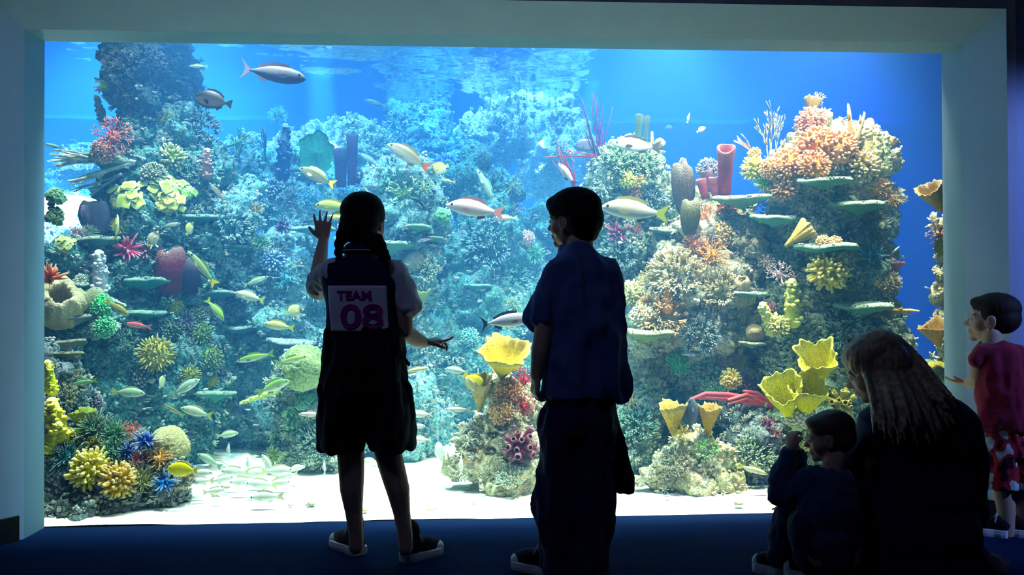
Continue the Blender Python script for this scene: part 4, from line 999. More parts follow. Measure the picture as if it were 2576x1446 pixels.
dome('bushfine', 2238, 505, 26, (225, 165, 75), 'orange lacy coral at the outer edge over blue water', Y=.75)
plate(2072, 455, 64, (120, 190, 155), 'large plate coral under the orange cauliflowers', Y=.55, tilt=.12)
plate(2157, 516, 72, (110, 180, 130), 'bright-topped plate coral jutting over the dark overhang', Y=.55, tilt=.10)
plate(1865, 500, 66, (140, 190, 160), 'plate coral at the foot of the yellow sprig', Y=.72, tilt=.12)
plate(1945, 550, 62, (110, 190, 165), 'plate coral above the cream buttress hole', Y=.66, tilt=.1)
plate(2072, 622, 78, (100, 190, 165), 'long plate coral carrying crumbly orange pieces', Y=.5, tilt=.08)
dome('knob', 2070, 610, 18, (235, 195, 140), 'crumbly orange coral lying on the long plate, inner', Y=.42)
dome('knob', 2100, 612, 18, (235, 190, 140), 'crumbly orange coral lying on the long plate, outer', Y=.42)
dome('hairy', 1900, 520, 28, (70, 130, 150), 'dark blue fuzz under the sprig\'s plate', Y=.7)
dome('fine', 1925, 455, 26, (110, 190, 90), 'green fringe hanging under the yellow sprig', Y=.7)
stem('cup', 1975, 620, 2040, 572, .7, (225, 200, 110), 'folded yellow leaf coral with mauve inside', Y=.52, lean=.3)
dome('star', 2128, 590, 32, (60, 95, 105), 'dark anemone with white-tipped tentacles', Y=.6)
dome('star', 2195, 645, 34, (40, 150, 165), 'turquoise anemone with white threads', Y=.58)
dome('finger', 2085, 678, 46, (240, 215, 60), 'golden finger coral hanging under the long plate', Y=.46, up=-.1)
stem('cup', 2245, 690, 2258, 655, 1.1, (225, 120, 115), 'coral pink cup sponge against deep blue water', Y=.72)
dome('spiky', 2232, 712, 32, (160, 150, 115), 'thorny brown coral below the pink cup', Y=.72)
stem('horn', 2205, 715, 2222, 680, 1.3, (205, 175, 110), 'tan curl beside the thorny brown coral', Y=.66)
stem('horn', 2232, 780, 2312, 782, .62, (230, 185, 95), 'orange antler arm stretching over blue water', Y=.68)
stem('horn', 2240, 785, 2238, 742, .8, (225, 175, 85), 'short orange prong at the root of the antler arm', Y=.68)
plate(2168, 770, 72, (100, 180, 160), 'wide plate coral near the woman\'s head', Y=.5, tilt=.08)
dome('bush', 1962, 690, 34, (225, 200, 205), 'white-pink branching coral above the knobby spires', Y=.6)
dome('bush', 1930, 660, 24, (215, 200, 190), 'small cream-white branching coral beside the buttress', Y=.66)
dome('bush', 2000, 700, 20, (180, 160, 170), 'mauve-white branching coral over the green spire', Y=.6)
stem('column', 1995, 810, 1992, 700, 1.3, (195, 205, 100), 'yellow-green knobby spire, the taller one', Y=.56)
stem('column', 1945, 835, 1915, 760, 1.3, (205, 210, 110), 'yellow-green knobby spire, the leaning shorter one', Y=.56)
dome('bushfine', 1935, 770, 18, (190, 110, 140), 'little pink tuft between the green spires', Y=.6)
dome('finger', 1955, 820, 26, (215, 215, 120), 'lime-cream finger coral at the spires\' foot', Y=.54)
# --- buttress
dome('bushfine', 1765, 550, 42, (215, 145, 90), 'rusty orange lacy coral, highest on the buttress')
dome('bushfine', 1790, 640, 44, (225, 165, 90), 'orange lacy coral in the centre of the buttress')
dome('bushfine', 1745, 610, 34, (205, 135, 90), 'darker rust lacy coral at the buttress edge')
dome('knob', 1815, 590, 34, (230, 195, 120), 'yellowish knobby coral between the rusty corals')
dome('bushfine', 1872, 605, 42, (220, 205, 165), 'cream lump coral with a small hole in the buttress')
dome('finger', 1830, 530, 28, (215, 150, 95), 'peach finger coral under the leaning pink tubes')
plate(1690, 580, 60, (110, 150, 120), 'dark-bellied shelf coral between boulder and buttress', Y=.95, tilt=.1)
dome('hairy', 1700, 690, 62, (215, 200, 150), 'cream mossy coat in the middle of the buttress')
dome('hairy', 1800, 720, 55, (220, 205, 150), 'cream mossy coat on the inner buttress')
dome('knob', 1590, 740, 34, (190, 190, 120), 'yellow-green rounded coral head behind the boy\'s back', Y=.85)
dome('bushfine', 1635, 700, 30, (195, 180, 120), 'straw crusted coral above the rounded head')
dome('hairy', 1665, 790, 58, (195, 150, 60), 'mustard algae mound above the shelf coral', Y=.72)
stem('column', 1680, 780, 1680, 705, 1.2, (215, 160, 75), 'orange chimney rising out of the mustard mound', Y=.7)
dome('knob', 1620, 800, 36, (200, 195, 165), 'pale dome partly covered by the mustard mound', Y=.76)
plate(1632, 836, 68, (160, 190, 120), 'cream-topped shelf coral over the dark alcove', Y=.68, tilt=.06)
dome('bushfine', 1800, 770, 34, (215, 195, 120), 'honey lacy coral low on the buttress')
dome('hairy', 1760, 850, 44, (150, 180, 175), 'grey-blue fuzz below the buttress')
dome('bush', 1735, 860, 24, (200, 190, 150), 'cream curled coral at the buttress foot')
stem('bowl', 1868, 735, 1866, 700, .9, (215, 195, 150), 'small cream vase with a dark mouth', Y=.7, lean=.8)
plate(1885, 738, 38, (130, 190, 180), 'small mint plate under the cream vase', Y=.62)
plate(1890, 864, 34, (170, 190, 150), 'small pale plate above the green fringe', Y=.6)
dome('brain', 1898, 838, 20, (215, 195, 150), 'small peach stone coral above the pale plate', Y=.6)
# --- lower right
dome('spiky', 1712, 910, 34, (90, 180, 105), 'bright green spiky coral in the dark alcove', Y=.85)
dome('hairy', 1790, 945, 38, (70, 165, 100), 'large bright green bushy coral beside the alcove', Y=.75)
dome('fine', 1800, 985, 26, (80, 170, 110), 'green bushy coral just above the red ropes', Y=.72)
dome('finger', 1838, 955, 24, (225, 205, 60), 'yellow finger coral between green and purple', Y=.68)
dome('bush', 1885, 965, 30, (120, 60, 110), 'deep purple branching coral above the red ropes', Y=.68)
dome('bushfine', 1822, 915, 18, (205, 150, 120), 'peach tuft behind the bright green coral', Y=.75)
stem('stag', 1775, 875, 1745, 850, 1.0, (200, 200, 170), 'small cream antler under the buttress', Y=.8)
for i, (b, tpx, w, lb) in enumerate([((1955, 1030), (1738, 1005), .16, 'long red rope sponge arching over the alcove'), ((1930, 1020), (1760, 1000), .2, 'thinner red rope sponge lying along the long one')]):
    p0 = at(*b, .62); p3 = at(*tpx, .60); mid = [at(1900, 1005+i*9, .60), at(1830, 992+i*10, .58), at(1775, 990+i*9, .58)]
    P = [p0, *mid, p3] + ([at(1728, 1025, .60)] if i == 0 else [])
    mb = MB(); Pn = [p-p0 for p in P]; mb.add(*tube(Pn, [.016, .015, .013, .012, .011, .008][:len(P)], 9)); mb.add(*tube([Pn[1], Pn[1]+Vector((-.05, -.02, .03)), Pn[2]+Vector((0, -.02, -.025))], [.011, .010, .007], 7))
    mb.add(*tube([Pn[0], Pn[1]+Vector((.01, 0, .035)), Pn[1]+Vector((-.06, 0, .045))], [.013, .011, .008], 7))
    o = new_obj('rope_sponge', mb.mesh('rope_sponge', M_ROPE)); o.location = p0; o.color = (*srgb((205, 75, 90)), 1); tag(o, lb, 'sponge', 'corals and sponges on the reef')
stem('cup', 1695, 1095, 1692, 1015, .85, (230, 195, 75), 'yellow-tan folded sponge on the outer side of the dark fish', Y=.45)
stem('cup', 1780, 1095, 1786, 1022, .75, (230, 185, 80), 'yellow-tan folded sponge on the inner side of the dark fish', Y=.45)
dome('bushfine', 1712, 1085, 30, (225, 205, 90), 'yellow crusty coral at the folded sponges\' foot', Y=.42)
dome('hairy', 1778, 1130, 26, (130, 195, 110), 'light green fuzzy patch on the foreground mound', Y=.38)
dome('hairy', 1700, 1160, 34, (180, 175, 150), 'speckled stone coral on the foreground mound', Y=.40)
dome('hairy', 1645, 985, 32, (175, 190, 110), 'yellow-green grassy tuft over the round boulder', Y=.8)
dome('bushfine', 1590, 1010, 26, (225, 205, 150), 'cream crust on the round boulder', Y=.72)
dome('hairy', 1600, 1060, 50, (130, 185, 160), 'sea green fur over the round boulder', Y=.72)
dome('bush', 1935, 1065, 22, (130, 70, 110), 'plum branching coral on the grey block, upper', Y=.5)
dome('bush', 1950, 1095, 20, (150, 90, 110), 'plum branching coral on the grey block, lower', Y=.5)
dome('hairy', 1900, 1140, 46, (150, 180, 150), 'pale mossy coat on the grey block', Y=.58)
stem('cup', 2068, 950, 2052, 890, .95, (225, 220, 20), 'lemon yellow cup sponge, the highest of three', Y=.42, lean=1.1, var=0)
stem('cup', 1985, 1045, 1966, 972, .80, (235, 230, 20), 'lemon yellow cup sponge, the lowest and outermost of three', Y=.42, lean=1.0, var=1)
stem('cup', 2025, 1050, 2033, 966, .74, (215, 215, 25), 'lemon yellow cup sponge with a deep fold, between the other two', Y=.42, lean=.9, var=2)
dome('tubes', 2115, 1012, 36, (215, 210, 75), 'yellow tube sponge with round mouths above the toddler\'s head', Y=.42, var=1)
dome('tubes', 2145, 925, 26, (170, 180, 55), 'olive tube sponge beside the woman\'s forehead', Y=.5, var=2)
dome('tubes', 2160, 955, 18, (150, 160, 60), 'small olive tube sponge at the woman\'s cheek', Y=.48)
dome('pine', 2012, 1042, 38, (215, 220, 190), 'black and white spotted coral above the small hands', Y=.42)
dome('finger', 2030, 1110, 26, (205, 210, 110), 'pale yellow coral between small hands and head', Y=.42)
dome('hairy', 1955, 920, 36, (175, 205, 200), 'whitish furry ridge beside the lemon cups', Y=.6)
dome('hairy', 2130, 840, 60, (90, 165, 150), 'mint fur under the wide plate', Y=.6)
dome('hairy', 2200, 860, 50, (80, 155, 145), 'darker mint fur over the woman\'s hair', Y=.62)
dome('hairy', 2000, 860, 36, (110, 175, 150), 'pale jade fur over the lemon cups', Y=.62)
dome('fine', 1855, 905, 18, (225, 190, 60), 'tiny yellow fish-like polyp tuft in the alcove', Y=.8)
# --- behind the right jamb
stem('cup', 2368, 530, 2338, 470, .9, (215, 185, 130), 'tan frilled coral poking out behind the jamb', Y=.28, lean=.3)
dome('bush', 2362, 590, 30, (185, 150, 140), 'mauve and tan branching coral hugging the jamb', Y=.32)
dome('brain', 2374, 620, 20, (150, 165, 60), 'olive ball coral hugging the jamb', Y=.3)
stem('cup', 2362, 870, 2345, 815, 1.0, (220, 180, 110), 'peach curled sponge by the jamb', Y=.3, lean=.3)
dome('brain', 2352, 950, 36, (220, 210, 70), 'yellow dome coral between woman and jamb', Y=.36)

# crust of polyps on the rock between the corals
bpy.context.view_layer.update()
CL = [(np.array(o.matrix_world @ Vector((0, 0, .5 if o.scale[2] > o.scale[0]*1.2 else 0))), max(o.scale)*(.8 if o.name.startswith(('bushy', 'finger', 'sea_an', 'leaf')) else .35)) for o in CORALS if not o.name.startswith('plate')]
for i, o in enumerate(ROCKS):
    d = (o.location-CAM).length; dim = o.dimensions; area = (dim.x+dim.y)*dim.z
    tufts(o, int(min(430, 90+area*300)), .020+.004*max(0, d-4), 200+i)
# ================================================================== FISH
def fish_mat():
    t = NT('fish_scales'); oi = t.n('ShaderNodeObjectInfo'); a = t.n('ShaderNodeAttribute', attribute_name='belly'); m = t.n('ShaderNodeAttribute', attribute_name='mark')
    f = t.noise(70, 2); body = t.mix(t.ramp(f, [(.35, (0, 0, 0)), (.65, (1, 1, 1))]), t.mix(1.0, oi.outputs['Color'], (.8, .82, .85), 'MULTIPLY'), oi.outputs['Color'])
    mm = t.n('ShaderNodeMath', operation='MULTIPLY'); t.l(t.ramp(a.outputs['Fac'], [(.35, (0, 0, 0)), (.75, (.62, .62, .62))]), mm.inputs[0]); t.l(oi.outputs['Alpha'], mm.inputs[1]); c = t.mix(mm.outputs[0], body, (.80, .84, .80))
    c = t.mix(m.outputs['Fac'], c, (.02, .025, .04)); t.bump(f, .25, .002); return t.base(c, .45, .3)
M_FISH = fish_mat()
def fin_mat():
    t = NT('fish_fin'); oi = t.n('ShaderNodeObjectInfo'); t.base((.5, .5, .5), .5, .4); t.l(oi.outputs['Color'], t.b.inputs['Base Color']); return t.m
M_FIN = fin_mat(); M_EYE = plain('fish_eye', (.01, .01, .015), .15, .6); 
# profiles: x from nose(.5) to tail root, top, bottom, half thickness
FP = dict(
 snapper=([(.5, .01, -.01, .008), (.46, .045, -.04, .03), (.38, .10, -.075, .055), (.26, .150, -.11, .075), (.10, .168, -.135, .082), (-.06, .150, -.13, .07), (-.2, .105, -.095, .048), (-.31, .055, -.052, .028), (-.37, .040, -.038, .018)], 'fork', .20),
 slim=([(.5, .005, -.012, .008), (.45, .035, -.035, .028), (.34, .075, -.065, .05), (.18, .098, -.088, .062), (0, .098, -.09, .06), (-.16, .075, -.07, .045), (-.3, .042, -.04, .026), (-.37, .030, -.03, .016)], 'fork', .17),
 tang=([(.5, -.01, -.03, .01), (.45, .06, -.08, .025), (.36, .16, -.16, .045), (.22, .235, -.225, .06), (.05, .25, -.24, .062), (-.12, .215, -.205, .05), (-.26, .12, -.115, .03), (-.35, .04, -.04, .018), (-.38, .035, -.035, .014)], 'fan', .22),
 unicorn=([(.5, -.005, -.03, .012), (.46, .05, -.07, .03), (.38, .09, -.11, .05), (.24, .125, -.14, .065), (.06, .13, -.14, .068), (-.1, .11, -.115, .055), (-.24, .06, -.065, .032), (-.34, .022, -.024, .016), (-.39, .018, -.02, .012)], 'lunate', .21),
 butterfly=([(.5, -.02, -.04, .008), (.43, .02, -.07, .022), (.34, .16, -.17, .04), (.2, .27, -.25, .052), (.02, .30, -.27, .052), (-.14, .26, -.23, .042), (-.27, .13, -.12, .026), (-.33, .05, -.05, .016)], 'fan', .17),
)
def flat(pts, th, y0=0.0, bend=0.0):
    """thin solid from an outline in XZ; both faces and the edge"""
    n = len(pts); V = [(x, y0-th/2+bend*x*x, z) for x, z in pts]+[(x, y0+th/2+bend*x*x, z) for x, z in pts]
    tri = tessellate_polygon([[Vector((x, 0, z)) for x, z in pts]])
    F = [tuple(t) for t in tri]+[tuple(q+n for q in t[::-1]) for t in tri]+[(j, (j+1) % n, n+(j+1) % n, n+j) for j in range(n)]
    return V, F
def fish_proto(kind):
    prof, tail, ht = FP[kind]; n = 16; V = []; B = []; K = []
    for x, tp, bt, th in prof:
        cz = (tp+bt)/2; hh = (tp-bt)/2
        for j in range(n):
            a = PI2*j/n; V.append((x, th*math.cos(a), cz+hh*math.sin(a))); B.append(.5-.5*math.sin(a) if kind != 'paleback' else .5+.5*math.sin(a)); K.append(0)
    F = [(i*n+j, (i+1)*n+j, (i+1)*n+(j+1) % n, i*n+(j+1) % n) for i in range(len(prof)-1) for j in range(n)]
    F.append(tuple(range(n))); F.append(tuple(range((len(prof)-1)*n, len(prof)*n))[::-1])
    xs = [p[0] for p in prof]; out = {}
    if kind == 'butterfly':
        K = [1.0 if .30 < v[0] < .41 else 0 for v in V]
    out['body'] = mesh_from('fish_body', V, F, True, {'belly': B, 'mark': K}, M_FISH)
    tx = prof[-1][0]+.02; h0 = prof[-1][1]
    if tail == 'fork': pts = [(tx, h0), (tx-.07, h0+.03), (tx-.20, ht*.72), (tx-.17, ht*.3), (tx-.135, 0), (tx-.17, -ht*.3), (tx-.20, -ht*.72), (tx-.07, -h0-.03), (tx, -h0)]
    elif tail == 'lunate': pts = [(tx, h0), (tx-.05, h0+.04), (tx-.17, ht*.85), (tx-.11, ht*.35), (tx-.09, 0), (tx-.11, -ht*.35), (tx-.17, -ht*.85), (tx-.05, -h0-.04), (tx, -h0)]
    else: pts = [(tx, h0), (tx-.06, h0+.035), (tx-.15, ht*.62), (tx-.155, ht*.3), (tx-.145, 0), (tx-.155, -ht*.3), (tx-.15, -ht*.62), (tx-.06, -h0-.035), (tx, -h0)]
    V, F = flat(pts, .012); out['tail_fin'] = mesh_from('tail_fin', V, F, False, mat=M_FIN)
    def edge(side, xa, xb, hgt, name):
        pp = [(p[0], p[1] if side > 0 else p[2]) for p in prof if xb-.02 <= p[0] <= xa+.02]
        up = [(x-.03, z+side*hgt*(.55+.45*math.sin(PI*min(1, max(0, (xa-x)/(xa-xb)*.85+.15))))) for x, z in pp]
        pts = [(x, z-side*.02) for x, z in pp]+up[::-1]
        V, F = flat(pts, .010); out[name] = mesh_from(name, V, F, False, mat=M_FIN)
    edge(1, .28, -.27, .055 if kind != 'butterfly' else .04, 'dorsal_fin'); edge(-1, .02, -.28, .045, 'anal_fin')
    th = max(p[3] for p in prof)
    for s in (-1, 1):
        V, F = flat([(.0, .0), (-.04, .028), (-.13, .01), (-.14, -.03), (-.07, -.045), (0, -.02)], .006)
        V = [(x+.22, s*(th*.93+.25*abs(x)), z-.04) for x, y, z in V] if False else [(x+.22, s*(th*.92)+y+s*.35*abs(x), z-.03) for x, y, z in V]
        out[('pectoral_fin', s)] = mesh_from('pectoral_fin', V, F, False, mat=M_FIN)
        i = 2; V, F = ell((.40, s*prof[2][3]*.86, prof[2][1]*.30), (.022, .012, .022), 2); out[('eye', s)] = mesh_from('eye', V, F, True, mat=M_EYE)
    return out
FP['paleback'] = FP['unicorn']
FISHP = {k: fish_proto(k) for k in FP}
def fish(kind, px, py, L, ang, col, label, Y=.35, fin=None, tail=None, yaw=0.0, group='fish swimming over the reef', roll=0.0, small=None):
    """L = length in pixels, ang = direction of the head in the picture (0 right, 180 left, 90 up)"""
    h, _ = hit(px, py)
    if h is not None and h.y-.05 < Y: Y = max(.10, h.y-.10)
    p = at(px, py, Y); m = L*mpp(p)/max(.35, math.cos(math.radians(yaw)))
    a = math.radians(ang); ya = math.radians(yaw)
    hd = Vector((math.cos(a)*math.cos(ya), math.sin(ya), math.sin(a)*math.cos(ya))).normalized()
    up = Vector((0, 0, 1)); up = (up-hd*up.dot(hd)).normalized()
    if abs(hd.z) > .9: up = Vector((-1 if hd.x < 0 else 1, 0, 0)).cross(hd); up = Vector((0, -1, 0)).cross(hd).normalized()
    yv = up.cross(hd)
    r = empty('fish', p+Vector((0, 0, 0))); r.rotation_mode = 'QUATERNION'
    r.rotation_quaternion = Matrix(((hd.x, yv.x, up.x), (hd.y, yv.y, up.y), (hd.z, yv.z, up.z))).to_quaternion(); r.scale = (m, m, m)
    tag(r, label, 'fish', group)
    P = FISHP[kind]; col = srgb(col); fc = srgb(fin) if fin else tuple(min(1, x*.8+.03) for x in col); tc = srgb(tail) if tail else fc
    for k, me in P.items():
        nm = k if isinstance(k, str) else k[0]
        if small and nm in ('pectoral_fin',): continue
        o = new_obj(nm, me, r); o.color = (*(col if nm == 'body' else tc if nm == 'tail_fin' else fc), (min(1, max(col)*6) if max(col) > .02 else 0) if kind != 'tang' else .15)
    return r
YT = (205, 205, 60)
fish('paleback', 690, 185, 158, -8, (40, 28, 52), 'large dark purple fish with a pale pink back, highest in the water', .75, fin=(70, 50, 80), tail=(120, 85, 100))
fish('tang', 535, 252, 94, 168, (10, 14, 24), 'round black tang beside the dark tower', .5, fin=(8, 10, 20), tail=(10, 14, 24))
fish('slim', 498, 167, 48, 180, (120, 150, 60), 'small olive fish under the top edge near the dark branch', 1.1)
fish('slim', 942, 258, 54, 165, (70, 110, 130), 'dim grey-green fish alone in the open blue water', 2.0, tail=(120, 160, 90))
fish('snapper', 1025, 392, 118, 150, (120, 115, 85), 'brown and olive snapper swimming above the outcrop', .85, tail=(180, 90, 50))
fish('butterfly', 1106, 424, 52, 200, (200, 205, 90), 'pale yellow butterflyfish at the brown snapper\'s tail', 1.0)
fish('slim', 1125, 455, 40, 170, (160, 180, 110), 'little pale green fish under the yellow butterflyfish', 1.1)
fish('snapper', 795, 443, 96, 155, (95, 105, 60), 'white-backed olive fish with a yellow tail above the raised hand', .7, fin=(235, 225, 190), tail=(235, 205, 80))
fish('slim', 928, 400, 62, 150, (110, 160, 165), 'blue-grey fish behind the brown snapper', 1.4)
fish('snapper', 1192, 526, 140, 172, (225, 190, 190), 'large pink-white snapper between the two children', .55, fin=(150, 110, 120), tail=(205, 140, 140))
fish('slim', 1222, 467, 92, 118, (120, 180, 175), 'pale green fish diving steeply above the pink-white snapper', .8)
fish('slim', 1270, 548, 60, 180, (160, 190, 170), 'mint green fish just below the pink-white snapper\'s tail', .9)
fish('snapper', 1592, 530, 165, 174, (160, 165, 150), 'large silver-grey snapper in front of the boulder', .45, fin=(130, 135, 90), tail=(140, 165, 60))
fish('snapper', 1598, 366, 118, 176, (105, 110, 95), 'grey-brown fish gliding over the boulder crown', .75, fin=(40, 40, 40))
fish('tang', 1478, 366, 68, 180, (75, 80, 115), 'slate blue oval fish behind the sea whips', 1.25)
fish('snapper', 1425, 437, 66, 128, (200, 190, 215), 'white and lilac fish just above the boy\'s head', .5, fin=(70, 60, 100))
fish('unicorn', 1275, 806, 128, 8, (150, 150, 170), 'grey fish with a black crescent tail beside the boy\'s sleeve', .35, fin=(60, 55, 70), tail=(25, 30, 40))
fish('snapper', 1148, 932, 58, 172, (175, 215, 205), 'pale mint fish touching the yellow and black-faced one', .6)
fish('butterfly', 1192, 962, 72, -38, (240, 225, 20), 'bright yellow butterflyfish with a black and white face', .50, fin=(235, 215, 20))
fish('slim', 1150, 1030, 66, 180, (205, 200, 190), 'cream fish below the tan curled sponge', .45)
fish('snapper', 1058, 1042, 56, 180, (225, 230, 225), 'white fish, the upper one at the skirt hem', .6)
fish('snapper', 1048, 1072, 44, 0, (215, 225, 225), 'white fish, the middle one at the skirt hem', .6)
fish('snapper', 1058, 1106, 50, 180, (230, 232, 225), 'white fish, the lower one at the skirt hem', .55)
fish('slim', 1048, 930, 62, 8, (215, 215, 150), 'yellow-backed white fish beside the hanging cord', .5, tail=YT)
fish('butterfly', 1105, 1134, 34, 180, (235, 238, 232), 'round white fish above the sand in the middle', .55, yaw=60)
fish('slim', 1160, 1170, 44, 90, (238, 240, 235), 'white fish seen head-on in front of the orange boulder', .35, yaw=10)
fish('slim', 782, 1042, 62, 178, (225, 205, 195), 'pinkish white fish beside the dark skirt', .55)
fish('slim', 508, 674, 102, 128, (125, 150, 85), 'long green fish with a yellow tail, head up', .75, tail=(235, 215, 40))
fish('snapper', 626, 746, 74, 165, (200, 215, 180), 'pearl fish with a yellow-green tail over the blue plates', .75, tail=(190, 210, 110))
fish('snapper', 542, 780, 66, -52, (140, 190, 80), 'lime green fish with its yellow tail raised', .75, tail=(200, 220, 60))
fish('butterfly', 740, 782, 50, 12, (225, 225, 150), 'cream and yellow butterflyfish beside the jersey', .8, tail=YT)
fish('snapper', 700, 820, 74, 172, (190, 205, 120), 'yellow-finned fish over the long pale plate', .7, tail=YT)
fish('slim', 640, 899, 92, 192, (120, 165, 60), 'moss green fish gliding past the green mound', .85)
fish('snapper', 690, 972, 84, 20, (135, 175, 80), 'green fish in front of the brain coral mound', .75)
fish('slim', 735, 905, 80, 12, (150, 175, 75), 'olive green fish skimming the top of the mound', .75)
fish('slim', 210, 962, 62, 190, (95, 155, 110), 'green fish with a yellow back near the yellow sponge', .45, fin=(180, 200, 60), tail=(170, 200, 60))
fish('snapper', 325, 988, 80, -4, (155, 190, 145), 'sage green fish under the scaly dome', .7, tail=(190, 205, 100))
fish('snapper', 468, 974, 78, 30, (165, 200, 180), 'pearl green fish crossing over the pale plate', .7)
fish('snapper', 492, 1036, 78, 165, (180, 200, 165), 'pearl fish with a yellow tail, below the crossing pair', .65, tail=(190, 205, 90))
fish('slim', 436, 1032, 58, 150, (105, 110, 30), 'dark olive fish half hidden by the pearl one', .9, tail=(120, 165, 50))
fish('butterfly', 408, 960, 34, 80, (210, 215, 160), 'small pale fish turned upwards by the scaly dome', .75, yaw=40)
fish('snapper', 573, 1093, 54, 8, (185, 205, 165), 'silver green fish hanging in the dark hollow', .75)
fish('slim', 575, 1130, 36, 90, (220, 235, 240), 'white head-on fish under the silver green one', .75, yaw=5)
fish('slim', 624, 1166, 34, 92, (205, 230, 215), 'white head-on fish over the sand beside the dark hollow', .7, yaw=5)
fish('slim', 816, 1175, 34, 92, (238, 240, 240), 'white head-on fish at the foot of the mound', .5, yaw=5)
fish('snapper', 526, 1158, 66, 150, (155, 190, 160), 'grey-green fish just above the white school', .55)
fish('snapper', 505, 1190, 62, 0, (215, 225, 225), 'white fish touching the yellow tang\'s tail', .45)
fish('tang', 458, 1181, 74, 176, (250, 235, 10), 'bright yellow tang in front of the corner rock', .30, fin=(250, 240, 20), tail=(245, 240, 30))
for (x, y, L, a, Y) in [(590, 1186, 70, 178, .55), (640, 1190, 74, 4, .6), (672, 1165, 52, 120, .6), (700, 1184, 78, 2, .55), (612, 1212, 72, 182, .45), (505, 1210, 62, 184, .40), (560, 1205, 60, 10, .5), (655, 1218, 78, 176, .40), (720, 1196, 56, 190, .5), (700, 1215, 64, 5, .42), (560, 1172, 50, 160, .7), (745, 1178, 46, 10, .7), (930, 1160, 46, 178, .8), (950, 1172, 44, 170, .7), (668, 1250, 84, 182, .22), (540, 1235, 54, 5, .3)]:
    fish('snapper', x, y, L, a, (228, 234, 230), 'white fish of the school hovering low over the bright sand', Y, fin=(215, 220, 180), group='white school hovering low over the sand', tail=(225, 225, 170))
fish('slim', 352, 1318, 54, 8, (150, 130, 95), 'small brown fish resting on sand against the glass', .10)
fish('butterfly', 386, 600, 46, 62, (225, 215, 180), 'white butterflyfish with a yellow tail over the pink anemones', .7, tail=(235, 215, 40))
fish('butterfly', 477, 575, 38, 75, (215, 205, 110), 'tiny tan yellow fish under the teal plate', .8, yaw=30)
fish('slim', 430, 566, 50, 10, (140, 150, 140), 'grey fish swimming beside the tiny tan yellow one', .85)
fish('slim', 293, 570, 62, 85, (195, 200, 60), 'yellow fish hanging upright below the leafy corals', .75)
fish('slim', 345, 818, 66, 172, (205, 80, 95), 'rose red fish in front of the lower teal plate', .7, fin=(220, 130, 130))
fish('snapper', 296, 776, 66, -35, (140, 135, 50), 'bronze yellow fish beside the vivid green coral', .7, tail=(190, 190, 40))
fish('slim', 645, 706, 64, 20, (140, 180, 150), 'pale arched fish over the blue rock wall', .95)
fish('slim', 545, 482, 58, 128, (110, 105, 95), 'dim brown fish by the mauve column', 1.1)
fish('snapper', 838, 520, 92, 175, (150, 175, 50), 'yellow-green fish between the raised hand and the hair', .6, tail=YT)
fish('slim', 850, 548, 60, 170, (205, 210, 60), 'yellow fish tucked under the yellow-green one', .65)
fish('slim', 1130, 592, 10, 180, (200, 200, 200), 'tiny pale fish beside the purple one', 1.0)
fish('slim', 1068, 604, 40, 190, (95, 75, 115), 'purple fish in front of the small plate coral', .9)
fish('slim', 1732, 296, 26, 75, (215, 235, 245), 'tiny white fish high in the deep blue, the upper', 1.2, small=1)
fish('tang', 1764, 326, 26, 30, (200, 225, 235), 'tiny white fish high in the deep blue, the lower', 1.2, small=1)
fish('tang', 1682, 320, 20, 10, (90, 150, 210), 'tiny bluish fish fading into the deep blue', 1.8, small=1)
fish('slim', 2255, 627, 22, 40, (220, 235, 245), 'tiny white fish against the deep blue by the pinnacle', .6, small=1)
fish('slim', 1896, 1182, 76, -18, (225, 230, 180), 'white fish with a yellow tail near the toddler\'s elbow', .30, tail=(225, 230, 90))
fish('tang', 1738, 1042, 84, 88, (60, 80, 100), 'slate dark oval fish upright between the folded sponges', .40)
fish('slim', 132, 366, 44, 170, (120, 180, 170), 'faint green fish by the frame over the pale branches', .9)
fish('slim', 1745, 890, 60, 180, (150, 150, 180), 'lilac grey fish under the shelf coral', .7)
fish('slim', 1080, 1285, 40, 20, (190, 185, 170), 'beige fish low over the sand by the sneaker', .15)
fish('slim', 985, 1185, 62, 165, (215, 205, 180), 'striped pale fish between the girl\'s legs', .45)
fish('tang', 1560, 610, 14, 180, (200, 200, 210), 'tiny pale fish by the purple-red anemone', .8, small=1)
# pebbles and shell bits on the sand
R = random.Random(5)
for i in range(26):
    px = R.uniform(500, 1940); py = R.uniform(1215, 1290); d = ray(px, py); t_ = (0.004-CAM.z)/d.z; p = CAM+d*t_
    if p.y < .08 or p.y > 1.2: continue
    V, F = ell((0, 0, 0), 1, 2); V = V*(1+vnoise(V*2.1+i, i)*.35)[:, None]; s = R.uniform(.006, .016); V = V*[s*1.5, s, s*.6]
    o = new_obj('pebble', mesh_from('pebble', V, F, True, mat=RM['cream'])); o.location = (p.x, p.y, .012)
    tag(o, 'small coral pebble lying on the bright sand', 'pebble', 'coral pebbles on the sand')
